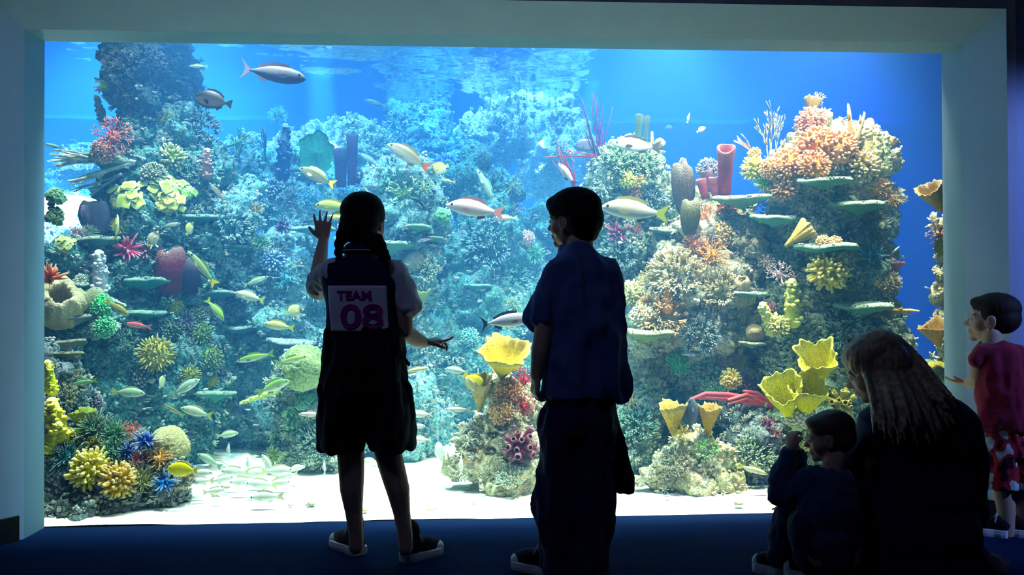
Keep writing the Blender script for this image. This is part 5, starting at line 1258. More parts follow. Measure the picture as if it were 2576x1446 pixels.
# ================================================================== PEOPLE
M_SKIN = plain('skin', (.50, .30, .22), .55, .3, nz=.08, scale=20)
def cloth_mat(name, c, rough=.9):
    t = NT(name); f = t.noise(500, 2); g = t.noise(6, 3); cc = t.mix(g, tuple(x*.8 for x in c), c); t.bump(f, .35, .0008)
    t.base(cc, rough, .08); t.b.inputs['Sheen Weight'].default_value = .15; return t.m
M_HAIRB = plain('black_hair', (.006, .005, .005), .75, .15, bump=.4, scale=160, bdist=.001)
M_HAIRBR = plain('dark_brown_hair', (.016, .010, .008), .7, .2, bump=.4, scale=160, bdist=.001)
M_BLOND = plain('dark_blond_hair', (.50, .34, .20), .42, .5, nz=.6, scale=60)
M_FAIR = plain('fair_child_hair', (.07, .045, .028), .5, .4, nz=.3, scale=90, bump=.4, bdist=.001)
M_WHITE = cloth_mat('white_fabric', (.62, .62, .66)); M_NAVY = cloth_mat('navy_fabric', (.006, .008, .045)); M_BLACK = cloth_mat('black_fabric', (.006, .006, .009))
M_PANEL = cloth_mat('white_jersey_panel', (.78, .74, .82)); M_MAG = cloth_mat('magenta_print', (.34, .02, .22))
M_SLATE = cloth_mat('slate_blue_cotton', (.08, .13, .34)); M_DKBLUE = cloth_mat('dark_blue_denim', (.010, .018, .075)); M_JKT = cloth_mat('dark_navy_fleece', (.010, .018, .055))
M_KID = cloth_mat('blue_fleece', (.03, .065, .16)); M_RED = cloth_mat('dark_red_cotton', (.22, .012, .04)); M_RUB = plain('white_rubber', (.6, .6, .62), .5, .4); M_LACE = cloth_mat('pale_lace', (.4, .4, .42))
M_EYEW = plain('eyeball', (.7, .7, .7), .2, .5)
def shorts_mat():
    t = NT('patterned_shorts_fabric'); v = t.noise(16, 1); c = t.ramp(v, [(.0, (.03, .005, .01)), (.44, (.03, .005, .01)), (.46, (.28, .015, .03)), (.56, (.28, .015, .03)), (.58, (.45, .45, .45)), (1, (.45, .45, .45))]); return t.base(c, .9, .08)
M_SHORTS = shorts_mat()
def gnd(px, py, z=0.0):
    d = ray(px, py); return CAM+d*((z-CAM.z)/d.z)
class Pc:
    def __init__(s): s.V = []; s.F = []; s.n = 0
    def add(s, VF):
        V, F = VF[0], VF[1]; V = np.array([tuple(v) for v in V], float); s.F += [tuple(i+s.n for i in f) for f in F]; s.V.append(V); s.n += len(V); return s
    def cap(s, a, b, ra, rb): return s.add(capsule(a, b, ra, rb))
    def ell(s, c, r, rot=None): return s.add(ell(c, r, 3, rot))
    def chain(s, pts):
        for (a, ra), (b, rb) in zip(pts, pts[1:]): s.cap(a, b, ra, rb)
        return s
    def build(s, name, voxel, smooth, mat, parent, fold=0.0, fsc=.05, vert=.3, seed=1, fine=0.0):
        me = remesh(np.vstack(s.V), s.F, voxel, smooth, name)
        if fold or fine:
            V, N = me_arrays(me); d = 0
            if fold:
                q = V*[1, 1, vert]; d = d+fold*(np.abs(fbm(q, fsc, seed, 2))*-1.6+.85)
                d = np.maximum(d, -.35*fold)+np.maximum(fold*.5*fbm(V*[1, 1, .7], fsc*.7, seed+4, 2), -.25*fold)
            if fine: d = d+fine*fbm(V*[1, 1, .12], .006, seed+7, 2)
            V = V+N*d[:, None]; set_co(me, V)
        me.materials.append(mat); V, _ = me_arrays(me); off = np.array(parent.location); set_co(me, V-off); o = new_obj(name, me, parent); return o
def basis(fwd, up=(0, 0, 1)):
    f = Vector(fwd).normalized(); u = Vector(up); u = (u-f*u.dot(f)).normalized(); r = f.cross(u); return Matrix(((r.x, f.x, u.x), (r.y, f.y, u.y), (r.z, f.z, u.z)))
def head(P, chin, M, h):
    """skull, jaw, nose, brow, lips and ears, chin at `chin`; M columns = right, forward, up"""
    T = lambda x, y, z: Vector(chin)+M @ (Vector((x, y, z))*h)
    E = lambda c, r: P.ell(T(*c), tuple(q*h for q in r), M)
    E((0, -.07, .66), (.345, .42, .35)); E((0, .10, .42), (.285, .29, .36)); E((0, .12, .20), (.21, .22, .17)); E((0, .30, .09), (.095, .085, .075))
    P.cap(T(0, .355, .50), T(0, .455, .365), .035*h, .052*h); E((-.05, .41, .345), (.035, .04, .03)); E((.05, .41, .345), (.035, .04, .03))
    P.cap(T(-.20, .30, .56), T(-.05, .365, .555), .04*h, .04*h); P.cap(T(.20, .30, .56), T(.05, .365, .555), .04*h, .04*h)
    E((0, .375, .245), (.085, .04, .024)); E((0, .37, .195), (.075, .04, .026)); E((-.19, .20, .33), (.10, .12, .12)); E((.19, .20, .33), (.10, .12, .12))
    for s in (-1, 1):
        c = [(s*.345, -.02+.075*math.cos(a), .43+.115*math.sin(a)) for a in [k*PI/5-.9 for k in range(9)]]
        for a, b in zip(c, c[1:]): P.cap(T(*a), T(*b), .026*h, .026*h)
        E((s*.33, -.01, .42), (.02, .06, .09)); E((s*.335, .0, .31), (.03, .035, .04))
    return T
def eyes(T, M, h, parent):
    for s in (-1, 1):
        V, F = ell(T(s*.13, .335, .475)-parent.location, (.048*h,)*3, 2); new_obj('eye', mesh_from('eye', V, F, True, mat=M_EYEW), parent)
        V, F = ell(T(s*.13, .375, .475)-parent.location, (.022*h,)*3, 1); new_obj('eye', mesh_from('eye', V, F, True, mat=M_EYE), parent)
def hand(P, wrist, d, nrm, L, side, curl=.25, spread=.16, thumb=.9, curls=None, rw=.5):
    """palm, four jointed fingers and a thumb; d = towards the fingers, nrm = palm normal, side=+1: thumb on the d x nrm side"""
    d = Vector(d).normalized(); n = Vector(nrm); n = (n-d*n.dot(d)).normalized(); x = d.cross(n)*side
    w = Vector(wrist); pl = L*.50; pw = L*.21
    for k in (-1, -.4, .3, .95): P.cap(w+x*pw*k*.45+d*L*.03, w+d*pl*(.98-.06*abs(k))+x*pw*k, L*.085, L*.078)
    P.cap(w-d*L*.05, w+d*L*.12, L*.105, L*.10)
    lens = [.40, .45, .41, .32]; pos = [.95, .32, -.36, -1.0]
    for i in range(4):
        b = w+d*pl*(.97-.06*abs(pos[i]))+x*pw*pos[i]; dd = (d+x*spread*pos[i]).normalized(); c = (curls[i] if curls else curl); r = L*(.058-.004*i)
        p = b; ll = [L*lens[i]*q for q in (.46, .30, .26)]; ang = 0
        for k, l in enumerate(ll):
            ang += c*(1.0 if k else .7); v = (dd*math.cos(ang)+n*math.sin(ang)).normalized(); q = p+v*l; P.cap(p, q, r*(1-.08*k), r*(.92-.1*k)); p = q
    b = w+d*pl*.25+x*pw*.8; v = (d*.75+x*thumb+n*.25).normalized(); p = b+v*L*.20; P.cap(b, p, L*.085, L*.068); v2 = (v+d*.35+n*curl*.8).normalized(); p2 = p+v2*L*.15; P.cap(p, p2, L*.066, L*.058); P.cap(p2, p2+(v2+d*.2).normalized()*L*.11, L*.058, L*.048)
def ringtube(rings, n=36, sup=1.0):
    """rings of (centre, rx, ry) stacked; closed"""
    V = []; F = []
    for c, rx, ry in rings:
        for j in range(n):
            a = PI2*j/n; V.append((c[0]+rx*math.cos(a), c[1]+ry*math.sin(a), c[2]))
    m = len(rings)
    for i in range(m-1):
        for j in range(n): a = i*n+j; b = i*n+(j+1) % n; F.append((a, b, b+n, a+n))
    F.append(tuple(range(n-1, -1, -1))); F.append(tuple(range((m-1)*n, m*n))); return V, F
def prings(lst, Y, n=36):
    """(py, px centre, half width px, depth m[, dy])"""
    out = []
    for q in lst:
        py, px, hw, ry = q[:4]; y = Y+(q[4] if len(q) > 4 else 0); c = at(px, py, y); out.append((c, hw*mpp(c), ry))
    return ringtube(out, n)
def shoe(parent, heel, toe, h, w, upper, solem, ankle=None, toecap=True, name='shoe'):
    """sneaker: rubber sole, upper with ankle collar, toe cap and laces"""
    heel = Vector(heel); toe = Vector(toe); d = (toe-heel); L = d.length; d.normalize(); s = Vector((-d.y, d.x, 0)).normalized(); up = Vector((0, 0, 1))
    T = lambda x, y, z: heel+d*(x*L)+s*y+up*z
    prof = [(0.0, .55), (.06, .8), (.2, .86), (.4, .80), (.6, .95), (.78, 1.0), (.9, .82), (.97, .5), (1.0, .2)]
    out = [(x, w*.5*k) for x, k in prof]; pts = [(x, y) for x, y in out]+[(x, -y) for x, y in out[::-1]]
    n = len(pts); V = [T(x, y*1.04, 0.0) for x, y in pts]+[T(x, y*1.1, .012) for x, y in pts]+[T(x, y*1.06, .028) for x, y in pts]
    F = [tuple(range(n))[::-1], tuple(range(2*n, 3*n))]+[(k*n+j, k*n+(j+1) % n, (k+1)*n+(j+1) % n, (k+1)*n+j) for k in (0, 1) for j in range(n)]
    r = bpy.data.objects.new(name, None); COL.objects.link(r); r.parent = parent; r.location = heel-parent.location
    off = heel
    new_obj('sole', mesh_from('sole', [v-off for v in V], F, False, mat=solem), r)
    P = Pc(); Pq = lambda x, y, z: T(x, y, z)
    P.chain([(Pq(.10, 0, .045), w*.36), (Pq(.35, 0, .050), w*.37), (Pq(.62, 0, .042), w*.40), (Pq(.84, 0, .034), w*.32)])
    P.cap(Pq(.14, 0, .05), Pq(.17, 0, h), w*.36, w*.36); P.cap(Pq(.30, 0, .06), Pq(.24, 0, h*.92), w*.34, w*.36)
    me = remesh(np.vstack(P.V), P.F, .005, 3, 'upper'); V, _ = me_arrays(me); V[:, 2] = np.maximum(V[:, 2], .022); set_co(me, V-np.array(off)); me.materials.append(upper); new_obj('upper', me, r)
    if toecap:
        V, F = ell(T(.86, 0, .030)-off, (L*.15, w*.43, .024), 3, Matrix(((d.x, s.x, 0), (d.y, s.y, 0), (0, 0, 1)))); new_obj('toe_cap', mesh_from('toe_cap', V, F, True, mat=solem), r)
    mb = MB()
    for k in range(5):
        x = .38+.08*k; z = .05+w*.36-.010*k; mb.add(*tube([T(x, -w*.22, z-.008)-off, T(x+.02, 0, z+.006)-off, T(x, w*.22, z-.008)-off], .0028, 5))
    mb.add(*tube([T(.36, 0, .05+w*.38)-off, T(.30, w*.25, .07+w*.38)-off, T(.36, w*.4, .04+w*.35)-off], .003, 5)); mb.add(*tube([T(.36, 0, .05+w*.38)-off, T(.32, -w*.28, .065+w*.38)-off, T(.38, -w*.42, .045+w*.3)-off], .003, 5))
    new_obj('laces', mb.mesh('laces', M_LACE), r); return r
def person(loc, label):
    r = empty('person', loc); tag(r, label, 'person', 'visitors at the aquarium window'); return r

# ------------------------------------------------------------------ girl with braids, back to us, hand raised to the glass
GY = -.60
g = person((at(918, 1300, GY).x, GY, 0), 'girl with dark braids and a numbered jersey raising one hand to the glass')
A = lambda x, y, dy=0.0: at(x, y, GY+dy)
P = Pc(); M = basis((.30, .95, .02)); h = .200
T = head(P, A(918, 627, .045), M, h)
P.cap(A(913, 655), A(915, 600, .015), .044, .041); P.ell(A(914, 735), (.118, .078, .17)); P.ell(A(916, 905), (.122, .085, .12))
P.cap(A(850, 680), A(980, 683), .045, .045)
P.chain([(A(843, 682), .040), (A(806, 712, .14), .033), (A(798, 700, .17), .031), (A(806, 650, .23), .028), (A(814, 603, .28), .020)])
hand(P, A(814, 602, .28), (-.06, .10, 1), (.15, 1, 0), .128, 1, .16, .30, .95)
P.chain([(A(990, 690), .040), (A(1014, 780, -.01), .035), (A(1017, 832, .0), .032), (A(1044, 852, .07), .029), (A(1068, 862, .14), .021)])
hand(P, A(1068, 862, .14), (.82, .45, .10), (.1, .2, -1), .125, -1, .5, .12, .7, curls=[-.16, .65, .8, .85])
for (hx, kx, ky, cx_, ax, ay) in ((882, 882, 1135, 884, 896, 1345), (962, 975, 1135, 1000, 1020, 1348)):
    P.chain([(A(hx, 945), .078), (A(kx, ky), .050), (A((kx+cx_)/2+1, ky+50, -.008), .047), (A(cx_+1, ky+95, -.012), .043), (A((cx_+ax)/2, ky+150), .032), (A(ax, ay), .027), (A(ax, ay+30), .027)])
body = P.build('body', .0048, 3, M_SKIN, g)
eyes(T, M, h, g)
# vest
P = Pc(); P.add(prings([(630, 914, 33, .046, .01), (645, 914, 44, .056), (654, 911, 72, .066), (664, 910, 92, .072), (682, 910, 98, .084), (712, 911, 99, .094), (760, 914, 95, .097), (810, 915, 91, .096), (850, 916, 94, .100)], GY))
VEST = P.build('jersey', .006, 3, M_NAVY, g, fold=.006, fsc=.07, vert=.45, seed=4)
P = Pc()
P.chain([(A(846, 684), .052), (A(820, 700, .07), .055), (A(806, 716, .13), .052)]); P.ell(A(806, 722, .115), (.05, .05, .03))
P.build('sleeve', .006, 2, M_WHITE, g, fold=.008, fsc=.045, vert=.8, seed=6)
P = Pc(); P.chain([(A(992, 692), .054), (A(1012, 730), .050), (A(1026, 768, -.005), .047)]); P.ell(A(1028, 774, -.005), (.048, .052, .02))
P.build('sleeve', .006, 2, M_WHITE, g, fold=.008, fsc=.045, vert=.6, seed=9)
# collar with pale piping
P = Pc(); P.add(prings([(612, 910, 34, .050, .015), (624, 910, 46, .060, .01), (634, 910, 52, .066, .005), (640, 910, 40, .055)], GY)); col = P.build('collar', .005, 2, M_NAVY, g, fold=.002, seed=3)
c0 = A(910, 631, .005); pts = [c0+Vector((.0775*math.cos(a), .0705*math.sin(a), 0))-g.location for a in [k*PI2/40 for k in range(41)]]
mb = MB(); mb.add(*tube(pts, .0022, 6)); new_obj('piping', mb.mesh('piping', M_WHITE), col).matrix_parent_inverse = Matrix.Identity(4)
vb = VEST.data; Vv, _ = me_arrays(vb); Vv = Vv+np.array(g.location); L_ = np.empty(len(vb.loops), np.int32); vb.loops.foreach_get('vertex_index', L_)
VB = BVHTree.FromPolygons(Vv.tolist(), L_.reshape(-1, 4).tolist())
def on_back(px, py, off):
    q = at(px, py, GY); loc, n_, i_, d_ = VB.ray_cast(Vector((q.x, GY-.5, q.z)), Vector((0, 1, 0)))
    return (loc if loc is not None else Vector((q.x, GY-.09, q.z)))-Vector((0, off, 0))
V = []; nu, nv = 26, 20
for off in (.0055, -.002):
    for j in range(nv):
        for i in range(nu):
            v = j/(nv-1); u = i/(nu-1); V.append(on_back(831+9*v+(146-4*v)*u, 719+112*v, off)-g.location)
K = nu*nv; F = [(j*nu+i, (j+1)*nu+i, (j+1)*nu+i+1, j*nu+i+1) for j in range(nv-1) for i in range(nu-1)]; F += [tuple(K+x for x in f[::-1]) for f in F]
bd = [i for i in range(nu)]+[j*nu+nu-1 for j in range(1, nv)]+[(nv-1)*nu+i for i in range(nu-2, -1, -1)]+[j*nu for j in range(nv-2, 0, -1)]
F += [(bd[k], bd[(k+1) % len(bd)], K+bd[(k+1) % len(bd)], K+bd[k]) for k in range(len(bd))]
pan = new_obj('back_panel', mesh_from('back_panel', V, F, True, mat=M_PANEL), VEST)
def print_text(txt, cx, cy, w, hgt, bold=.02):
    cu = bpy.data.curves.new('t', 'FONT'); cu.body = txt; cu.extrude = .02; cu.offset = bold; cu.align_x = 'CENTER'; cu.align_y = 'CENTER'; cu.resolution_u = 4
    o = bpy.data.objects.new('t', cu); COL.objects.link(o); dg = bpy.context.evaluated_depsgraph_get(); dg.update(); me = bpy.data.meshes.new_from_object(o.evaluated_get(dg)); bpy.data.objects.remove(o)
    V, _ = me_arrays(me); mn = V.min(0); mx_ = V.max(0); V2 = []
    for v in V:
        u = (v[0]-mn[0])/(mx_[0]-mn[0])-.5; t = (v[1]-mn[1])/(mx_[1]-mn[1])-.5; q = on_back(cx+u*w, cy-t*hgt, .0105 if v[2] > 0 else .004); V2.append(q-g.location)
    set_co(me, V2); me.materials.append(M_MAG); me.name = 'lettering'; return new_obj('lettering', me, VEST)
print_text('TEAM', 899, 742, 84, 22); print_text('08', 918, 794, 104, 60, .02)
# culottes and the dark jacket knotted round the waist
P = Pc()
P.add(prings([(830, 916, 86, .092), (900, 916, 94, .105), (985, 918, 106, .12), (1010, 920, 108, .122)], GY))
P.add(prings([(960, 866, 56, .10), (1050, 861, 55, .105), (1118, 858, 53, .105), (1128, 862, 50, .10)], GY)); P.add(prings([(960, 966, 60, .10), (1050, 978, 62, .105), (1118, 985, 56, .105), (1128, 986, 52, .10)], GY)); P.add(prings([(1000, 920, 50, .09), (1100, 921, 22, .06)], GY))
P.build('culottes', .007, 2, M_BLACK, g, fold=.014, fsc=.06, vert=.25, seed=12)
P = Pc(); P.add(prings([(822, 917, 86, .098), (832, 917, 95, .106), (870, 916, 96, .11), (930, 915, 104, .122), (975, 914, 110, .132), (988, 913, 108, .130)], GY)); P.build('tied_jacket', .007, 2, M_BLACK, g, fold=.012, fsc=.06, vert=.35, seed=15)
mb = MB(); mb.add(*tube([v-g.location for v in (A(1004, 850, -.03), A(1016, 880, -.03), A(1018, 900, -.03), A(1028, 916, -.03))], [.006, .006, .005, .007], 7)); new_obj('drawstring', mb.mesh('drawstring', M_BLACK), g)
# hair
P = Pc(); hc = T(0, -.09, .70)
P.ell(hc, (.395*h, .45*h, .36*h), M); P.ell(T(0, -.22, .48), (.37*h, .32*h, .36*h), M); P.ell(T(0, -.30, .28), (.24*h, .18*h, .22*h), M)
P.ell(T(-.25, .02, .52), (.13*h, .22*h, .25*h), M); P.ell(T(.24, -.04, .62), (.15*h, .26*h, .25*h), M)
def braid(pts, r0, r1):
    n = 9
    for k in range(n):
        t = k/(n-1)*(len(pts)-1); i = min(int(t), len(pts)-2); p = Vector(pts[i]).lerp(Vector(pts[i+1]), t-i); r = r0+(r1-r0)*k/(n-1); s = Vector((.35*r*(1 if k % 2 else -1), 0, 0)); P.ell(p+s, (r, r*.9, r*1.25))
braid([A(872, 570, -.005), A(858, 598, -.02), A(851, 630, -.03), A(853, 652, -.04)], .022, .010); braid([A(938, 600, -.05), A(952, 618, -.06), A(964, 640, -.07), A(976, 658, -.08)], .026, .012)
P.build('hair', .0048, 2, M_HAIRB, g, fine=.0012, seed=5)
shoe(g, gnd(908, 1398)+Vector((0, .01, 0)), gnd(840, 1368), .125, .078, M_BLACK, M_RUB)
shoe(g, gnd(1012, 1416)+Vector((0, .01, 0)), gnd(1110, 1388), .125, .080, M_BLACK, M_RUB)

# ------------------------------------------------------------------ boy, head turned towards the reef, arms hanging
BY = -.74
b = person((at(1450, 1400, BY).x, BY, 0), 'black-haired boy in a slate blue T-shirt and baggy trousers, face turned sideways')
A = lambda x, y, dy=0.0: at(x, y, BY+dy)
P = Pc(); M = basis((-.80, .60, -.03)); h = .198
T = head(P, A(1440, 622, .03), M, h)
P.cap(A(1458, 655), A(1460, 605, .01), .048, .046); P.ell(A(1465, 740), (.115, .068, .15)); P.ell(A(1460, 960), (.105, .07, .13))
P.cap(A(1405, 684), A(1515, 684), .040, .040)
P.chain([(A(1398, 690), .042), (A(1378, 760, -.01), .038), (A(1368, 835, -.03), .034), (A(1358, 890, -.04), .031), (A(1350, 945, -.04), .022)])
hand(P, A(1350, 945, -.04), (-.10, .10, -1), (1, .25, 0), .125, -1, .72, .05, .35)
P.chain([(A(1520, 692), .040), (A(1530, 790, .07), .032), (A(1525, 830, .12), .029), (A(1505, 870, .20), .022)]); hand(P, A(1505, 870, .20), (-.6, .4, -.2), (0, 0, -1), .12, 1, .4, .1, .5)
P.chain([(A(1428, 1000), .060), (A(1412, 1180), .046), (A(1405, 1390), .032)]); P.chain([(A(1488, 1000), .060), (A(1490, 1180), .052), (A(1478, 1390), .032)])
P.build('body', .0048, 3, M_SKIN, b); eyes(T, M, h, b)
P = Pc(); P.add(prings([(622, 1448, 34, .048, .01), (636, 1452, 46, .056), (648, 1457, 66, .066), (660, 1460, 82, .072), (685, 1464, 90, .084), (740, 1466, 93, .095), (850, 1470, 96, .10), (930, 1474, 101, .108), (975, 1476, 104, .112), (998, 1470, 102, .108)], BY))
P.chain([(A(1404, 692), .056), (A(1386, 745), .054), (A(1368, 792), .052)]); P.ell(A(1367, 800), (.053, .055, .02)); P.chain([(A(1522, 695), .054), (A(1530, 760, .03), .05)])
P.build('t_shirt', .006, 2, M_SLATE, b, fold=.022, fsc=.075, vert=.22, seed=22)
P = Pc()
P.add(prings([(985, 1460, 76, .080), (1015, 1457, 80, .086), (1050, 1452, 84, .095), (1090, 1448, 82, .09)], BY))
P.add(prings([(1040, 1414, 46, .08), (1085, 1407, 47, .08), (1150, 1408, 46, .08), (1205, 1404, 44, .08), (1250, 1398, 52, .085), (1340, 1398, 50, .085), (1400, 1404, 52, .085), (1432, 1405, 54, .10)], BY))
P.add(prings([(1040, 1490, 55, .09), (1150, 1480, 56, .09), (1240, 1488, 60, .095), (1340, 1478, 58, .095), (1430, 1466, 56, .10)], BY)); P.add(prings([(1080, 1448, 40, .06), (1430, 1436, 40, .06)], BY))
P.build('trousers', .007, 2, M_DKBLUE, b, fold=.016, fsc=.075, vert=.5, seed=25)
# dark jacket hanging at his side
P = Pc(); P.add(prings([(1000, 1522, 18, .04, .03), (1060, 1528, 26, .045, .03), (1130, 1544, 30, .045, .03), (1200, 1558, 32, .045, .03), (1232, 1566, 26, .04, .03)], BY)); P.cap(A(1570, 1185, .03), A(1583, 1232, .03), .018, .010)
P.build('hanging_jacket', .006, 2, M_BLACK, b, fold=.010, fsc=.05, vert=.3, seed=27)
P = Pc(); P.ell(T(0, -.08, .71), (.43*h, .50*h, .37*h), M); P.ell(T(0, -.24, .50), (.40*h, .36*h, .38*h), M); P.ell(T(0, -.28, .27), (.30*h, .22*h, .22*h), M); P.ell(T(0, .22, .78), (.33*h, .24*h, .19*h), M)
P.ell(T(-.28, .08, .66), (.10*h, .22*h, .16*h), M); P.ell(T(.28, .08, .66), (.10*h, .22*h, .16*h), M)
P.build('hair', .005, 2, M_HAIRB, b, fine=.0012, seed=8)
shoe(b, gnd(1395, 1446)+Vector((0, -.005, 0)), gnd(1292, 1422), .07, .085, M_BLACK, M_RUB); shoe(b, gnd(1478, 1455), gnd(1500, 1418), .07, .08, M_BLACK, M_RUB)

# ------------------------------------------------------------------ woman sitting on the floor, long hair, holding the toddler
WY = -1.02
w = person((at(2300, 1400, WY).x, WY, 0), 'seated woman with long dark-blond hair looking down at the small child')
A = lambda x, y, dy=0.0: at(x, y, WY+dy)
P = Pc(); M = basis((-.72, .55, -.40), (-.22, .12, 1)); h = .210
T = head(P, A(2232, 1000, .05), M, h)
P.chain([(A(2275, 1060, .0), .052), (A(2245, 975, .02), .048)]); P.ell(A(2320, 1180), (.15, .11, .2)); P.ell(A(2325, 1420), (.19, .15, .14))
P.cap(A(2220, 1085), A(2415, 1085), .06, .06)
P.chain([(A(2215, 1090), .052), (A(2130, 1220, .0), .044), (A(2110, 1250, .04), .042), (A(2050, 1268, .12), .026)]); hand(P, A(2050, 1268, .12), (-1, .1, .05), (0, .8, -.5), .16, 1, .4, .1, .5)
P.chain([(A(2415, 1095), .052), (A(2440, 1260, .05), .045), (A(2350, 1330, .2), .03)]); hand(P, A(2350, 1330, .2), (-1, .3, 0), (0, 0, -1), .16, 1, .4, .1, .5)
P.chain([(A(2260, 1470, .05), .10), (A(2130, 1470, .30), .07), (A(2170, 1480, .42), .045)]); P.chain([(A(2400, 1470, .02), .10), (A(2480, 1450, .32), .07), (A(2340, 1480, .45), .045)])
P.build('body', .007, 3, M_SKIN, w); eyes(T, M, h, w)
P = Pc()
P.chain([(A(2270, 1045), .066), (A(2222, 1078), .074), (A(2165, 1150, .02), .070), (A(2122, 1222, .02), .074), (A(2056, 1260, .10), .062)])
P.chain([(A(2330, 1040), .075), (A(2400, 1072), .078), (A(2425, 1180), .068), (A(2428, 1290, .05), .062), (A(2360, 1335, .18), .05)])
P.ell(A(2310, 1120), (.15, .12, .12)); P.ell(A(2305, 1240), (.185, .135, .22)); P.ell(A(2290, 1340), (.225, .16, .16)); P.ell(A(2300, 1430), (.25, .18, .14)); P.ell(A(2200, 1330, .03), (.14, .12, .17))
P.build('jacket', .008, 3, M_JKT, w, fold=.012, fsc=.10, vert=.6, seed=31)
P = Pc(); P.chain([(A(2270, 1480, .05), .11), (A(2110, 1475, .30), .085), (A(2180, 1490, .44), .06)]); P.chain([(A(2390, 1480, .03), .12), (A(2500, 1455, .32), .085), (A(2340, 1490, .46), .06)]); P.ell(A(2330, 1500), (.24, .18, .11))
P.build('trousers', .009, 2, M_BLACK, w, fold=.01, seed=33)
P = Pc(); P.ell(T(0, -.08, .74), (.40*h, .47*h, .33*h), M); P.ell(T(0, -.25, .50), (.38*h, .34*h, .38*h), M); P.ell(T(.26, .02, .62), (.13*h, .25*h, .27*h), M); P.ell(T(-.26, .02, .62), (.13*h, .25*h, .27*h), M)
Rh = random.Random(3); crown = T(0, -.05, 1.0); side = M @ Vector((1, 0, 0))
def lock(p0, p1, p2, p3, r):
    pts = []
    for k in range(9):
        t = k/8; pts.append(((1-t)**3)*p0+3*t*(1-t)**2*p1+3*t*t*(1-t)*p2+t**3*p3)
    P.add(tube(pts, [r*(.6+.6*math.sin(PI*min(1, k/8*.9+.1))) if k < 8 else r*.25 for k in range(9)], 8)[:2])
for k in range(84):
    t = k/83; u = Rh.uniform(-1, 1)
    ex = 2198+t*225+Rh.uniform(-10, 10); ey = 1035+68*math.sin(t*PI)**.7+Rh.uniform(-30, 55)-25*t; dep = -.10-.05*math.sin(t*PI)+Rh.uniform(-.02, .02)
    end = A(ex, ey, dep); st = T(Rh.uniform(-.08, .12), .17-.52*t+Rh.uniform(-.05, .05), 1.04-.10*t*t)
    c1 = T(.78-.16*t, .26-.86*t, .98-.16*t); c2 = A(2200+t*165+Rh.uniform(-6, 6), 955+25*t, -.08-.05*math.sin(t*PI))
    lock(st, c1, c2, end, Rh.uniform(.006, .011))
P.build('hair', .0042, 1, M_BLOND, w, fine=.0022, seed=6)

# ------------------------------------------------------------------ small child in front of her, fists to the face
CY = -1.10
c = person((at(2070, 1380, CY).x, CY, 0), 'small child in blue fleece sitting against the woman with fists at the face')
A = lambda x, y, dy=0.0: at(x, y, CY+dy)
P = Pc(); M = basis((-.86, .46, -.12)); h = .158
T = head(P, A(2094, 1162, .02), M, h)
P.cap(A(2094, 1185), A(2102, 1150), .034, .036); P.ell(A(2085, 1265), (.085, .075, .12)); P.ell(A(2090, 1380), (.09, .08, .08)); P.cap(A(2040, 1205), A(2120, 1205), .035, .035)
P.chain([(A(2042, 1205), .034), (A(1985, 1240, .03), .029), (A(1963, 1232, .05), .028), (A(1972, 1180, .05), .026), (A(1988, 1132, .05), .019)])
hand(P, A(1988, 1132, .05), (.12, .1, 1), (1, .3, 0), .092, -1, .85, .05, .5)
P.chain([(A(2060, 1215, .03), .034), (A(2030, 1222, .10), .029), (A(2008, 1200, .12), .028), (A(2004, 1135, .12), .019)]); hand(P, A(2004, 1135, .12), (-.02, .1, 1), (-1, .3, 0), .092, 1, .85, .05, .5)
P.chain([(A(2070, 1385, .03), .052), (A(1992, 1290, .10), .042), (A(1968, 1350, .12), .034), (A(1958, 1400, .12), .024)]); P.chain([(A(2095, 1395, -.02), .052), (A(2030, 1330, .0), .042), (A(2030, 1400, .02), .030)])
P.build('body', .0048, 3, M_SKIN, c); eyes(T, M, h, c)
P = Pc(); P.ell(A(2085, 1215), (.082, .07, .055)); P.ell(A(2085, 1275), (.100, .088, .12)); P.ell(A(2085, 1345), (.098, .088, .07))
P.chain([(A(2048, 1208), .046), (A(1992, 1242, .03), .042), (A(1962, 1238, .05), .042), (A(1968, 1195, .05), .036), (A(1982, 1148, .05), .030)])
P.chain([(A(2066, 1215, .03), .046), (A(2032, 1226, .10), .040), (A(2007, 1206, .12), .038), (A(2004, 1150, .12), .030)])
P.build('fleece', .005, 2, M_KID, c, fold=.006, fsc=.04, vert=.8, seed=41)
P = Pc(); P.chain([(A(2075, 1380, .03), .066), (A(1994, 1296, .10), .055), (A(1971, 1345, .12), .046), (A(1961, 1392, .12), .040)]); P.chain([(A(2095, 1390, -.02), .066), (A(2028, 1322, .0), .052), (A(2024, 1375, .02), .042), (A(2032, 1405, .02), .038)])
P.build('trousers', .005, 2, M_DKBLUE, c, fold=.006, fsc=.04, vert=.7, seed=43)
P = Pc(); P.ell(T(0, -.08, .71), (.375*h, .45*h, .335*h), M); P.ell(T(0, -.20, .50), (.35*h, .32*h, .33*h), M); P.ell(T(0, .16, .80), (.28*h, .26*h, .15*h), M)
P.build('hair', .0045, 2, M_FAIR, c, fine=.0008, seed=11)
q = A(1962, 1420, .12); q.z = q.z-.03
for nm, hx, hy, tx, ty, dy in (('s', 1965, 1418, 1930, 1400, .12), ('s', 2060, 1432, 2012, 1425, .02)):
    a_ = A(hx, hy, dy); b_ = A(tx, ty, dy+.04); zz = max(.0, a_.z-.04); a_.z = zz; b_.z = zz; s_ = shoe(c, a_, b_+(b_-a_).normalized()*.05, .05, .06, M_BLACK, M_RUB)

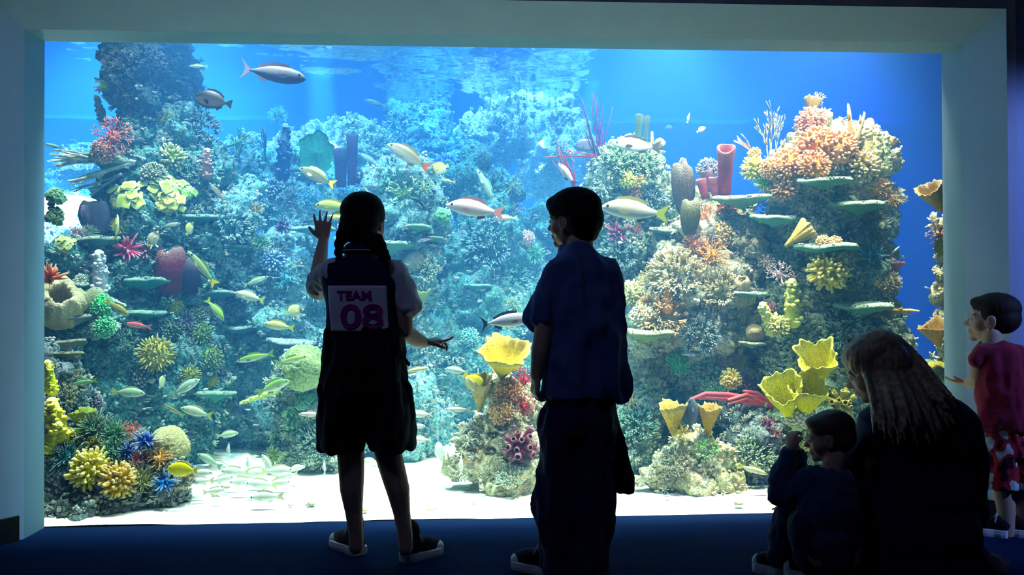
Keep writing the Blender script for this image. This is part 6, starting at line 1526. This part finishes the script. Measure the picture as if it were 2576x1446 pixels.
# ------------------------------------------------------------------ toddler in red at the frame
TY = -.42
k_ = person((at(2520, 1350, TY).x, TY, 0), 'toddler in a dark red sleeveless top and patterned shorts reaching round the frame')
A = lambda x, y, dy=0.0: at(x, y, TY+dy)
P = Pc(); M = basis((-.80, .60, .05)); h = .196
T = head(P, A(2490, 862, .03), M, h)
P.cap(A(2495, 885), A(2495, 840), .034, .036); P.ell(A(2520, 960), (.085, .07, .13)); P.ell(A(2530, 1090), (.085, .075, .08)); P.cap(A(2472, 895), A(2565, 905), .036, .036)
P.chain([(A(2464, 898), .033), (A(2458, 945, .02), .027), (A(2456, 962, .05), .026), (A(2432, 962, .12), .019)]); hand(P, A(2432, 962, .12), (-.75, .65, .03), (.2, .3, 1), .095, -1, .25, .15, .7)
P.chain([(A(2575, 910), .033), (A(2592, 985, .05), .027), (A(2570, 1010, .14), .018)]); hand(P, A(2570, 1010, .14), (-.5, .8, 0), (0, 0, -1), .09, 1, .3, .1, .6)
P.chain([(A(2508, 1110), .055), (A(2520, 1210), .040), (A(2530, 1270), .036), (A(2534, 1340), .026)]); P.chain([(A(2558, 1110), .055), (A(2572, 1210), .040), (A(2578, 1270), .036), (A(2580, 1345), .026)])
P.build('body', .0048, 3, M_SKIN, k_); eyes(T, M, h, k_)
P = Pc(); P.add(prings([(862, 2504, 36, .05, .01), (874, 2512, 56, .06), (890, 2520, 70, .07), (930, 2530, 70, .085), (990, 2534, 70, .095), (1060, 2538, 74, .10), (1076, 2538, 72, .096)], TY)); P.cap(A(2470, 893), A(2462, 905), .036, .034)
P.build('sleeveless_top', .006, 2, M_RED, k_, fold=.012, fsc=.06, vert=.35, seed=51)
P = Pc(); P.add(prings([(1060, 2530, 58, .088), (1120, 2530, 62, .095), (1140, 2530, 60, .09)], TY)); P.add(prings([(1110, 2508, 38, .08), (1225, 2512, 36, .08)], TY)); P.add(prings([(1110, 2562, 38, .08), (1225, 2570, 36, .08)], TY))
P.build('shorts', .006, 2, M_SHORTS, k_, fold=.008, fsc=.05, vert=.5, seed=53)
P = Pc(); P.ell(T(0, -.10, .72), (.375*h, .45*h, .33*h), M); P.ell(T(0, -.24, .52), (.345*h, .31*h, .32*h), M); P.ell(T(0, .15, .82), (.28*h, .25*h, .14*h), M); P.ell(T(-.24, -.02, .60), (.11*h, .20*h, .18*h), M); P.ell(T(.24, -.02, .60), (.11*h, .20*h, .18*h), M)
P.build('hair', .005, 2, M_HAIRBR, k_, fine=.001, seed=14)
for dx in (0, 46):
    a_ = A(2536+dx, 1352, -.02); a_.z = 0; shoe(k_, a_, a_+Vector((-.10, .07, 0)), .05, .06, M_BLACK, M_RUB, toecap=False)
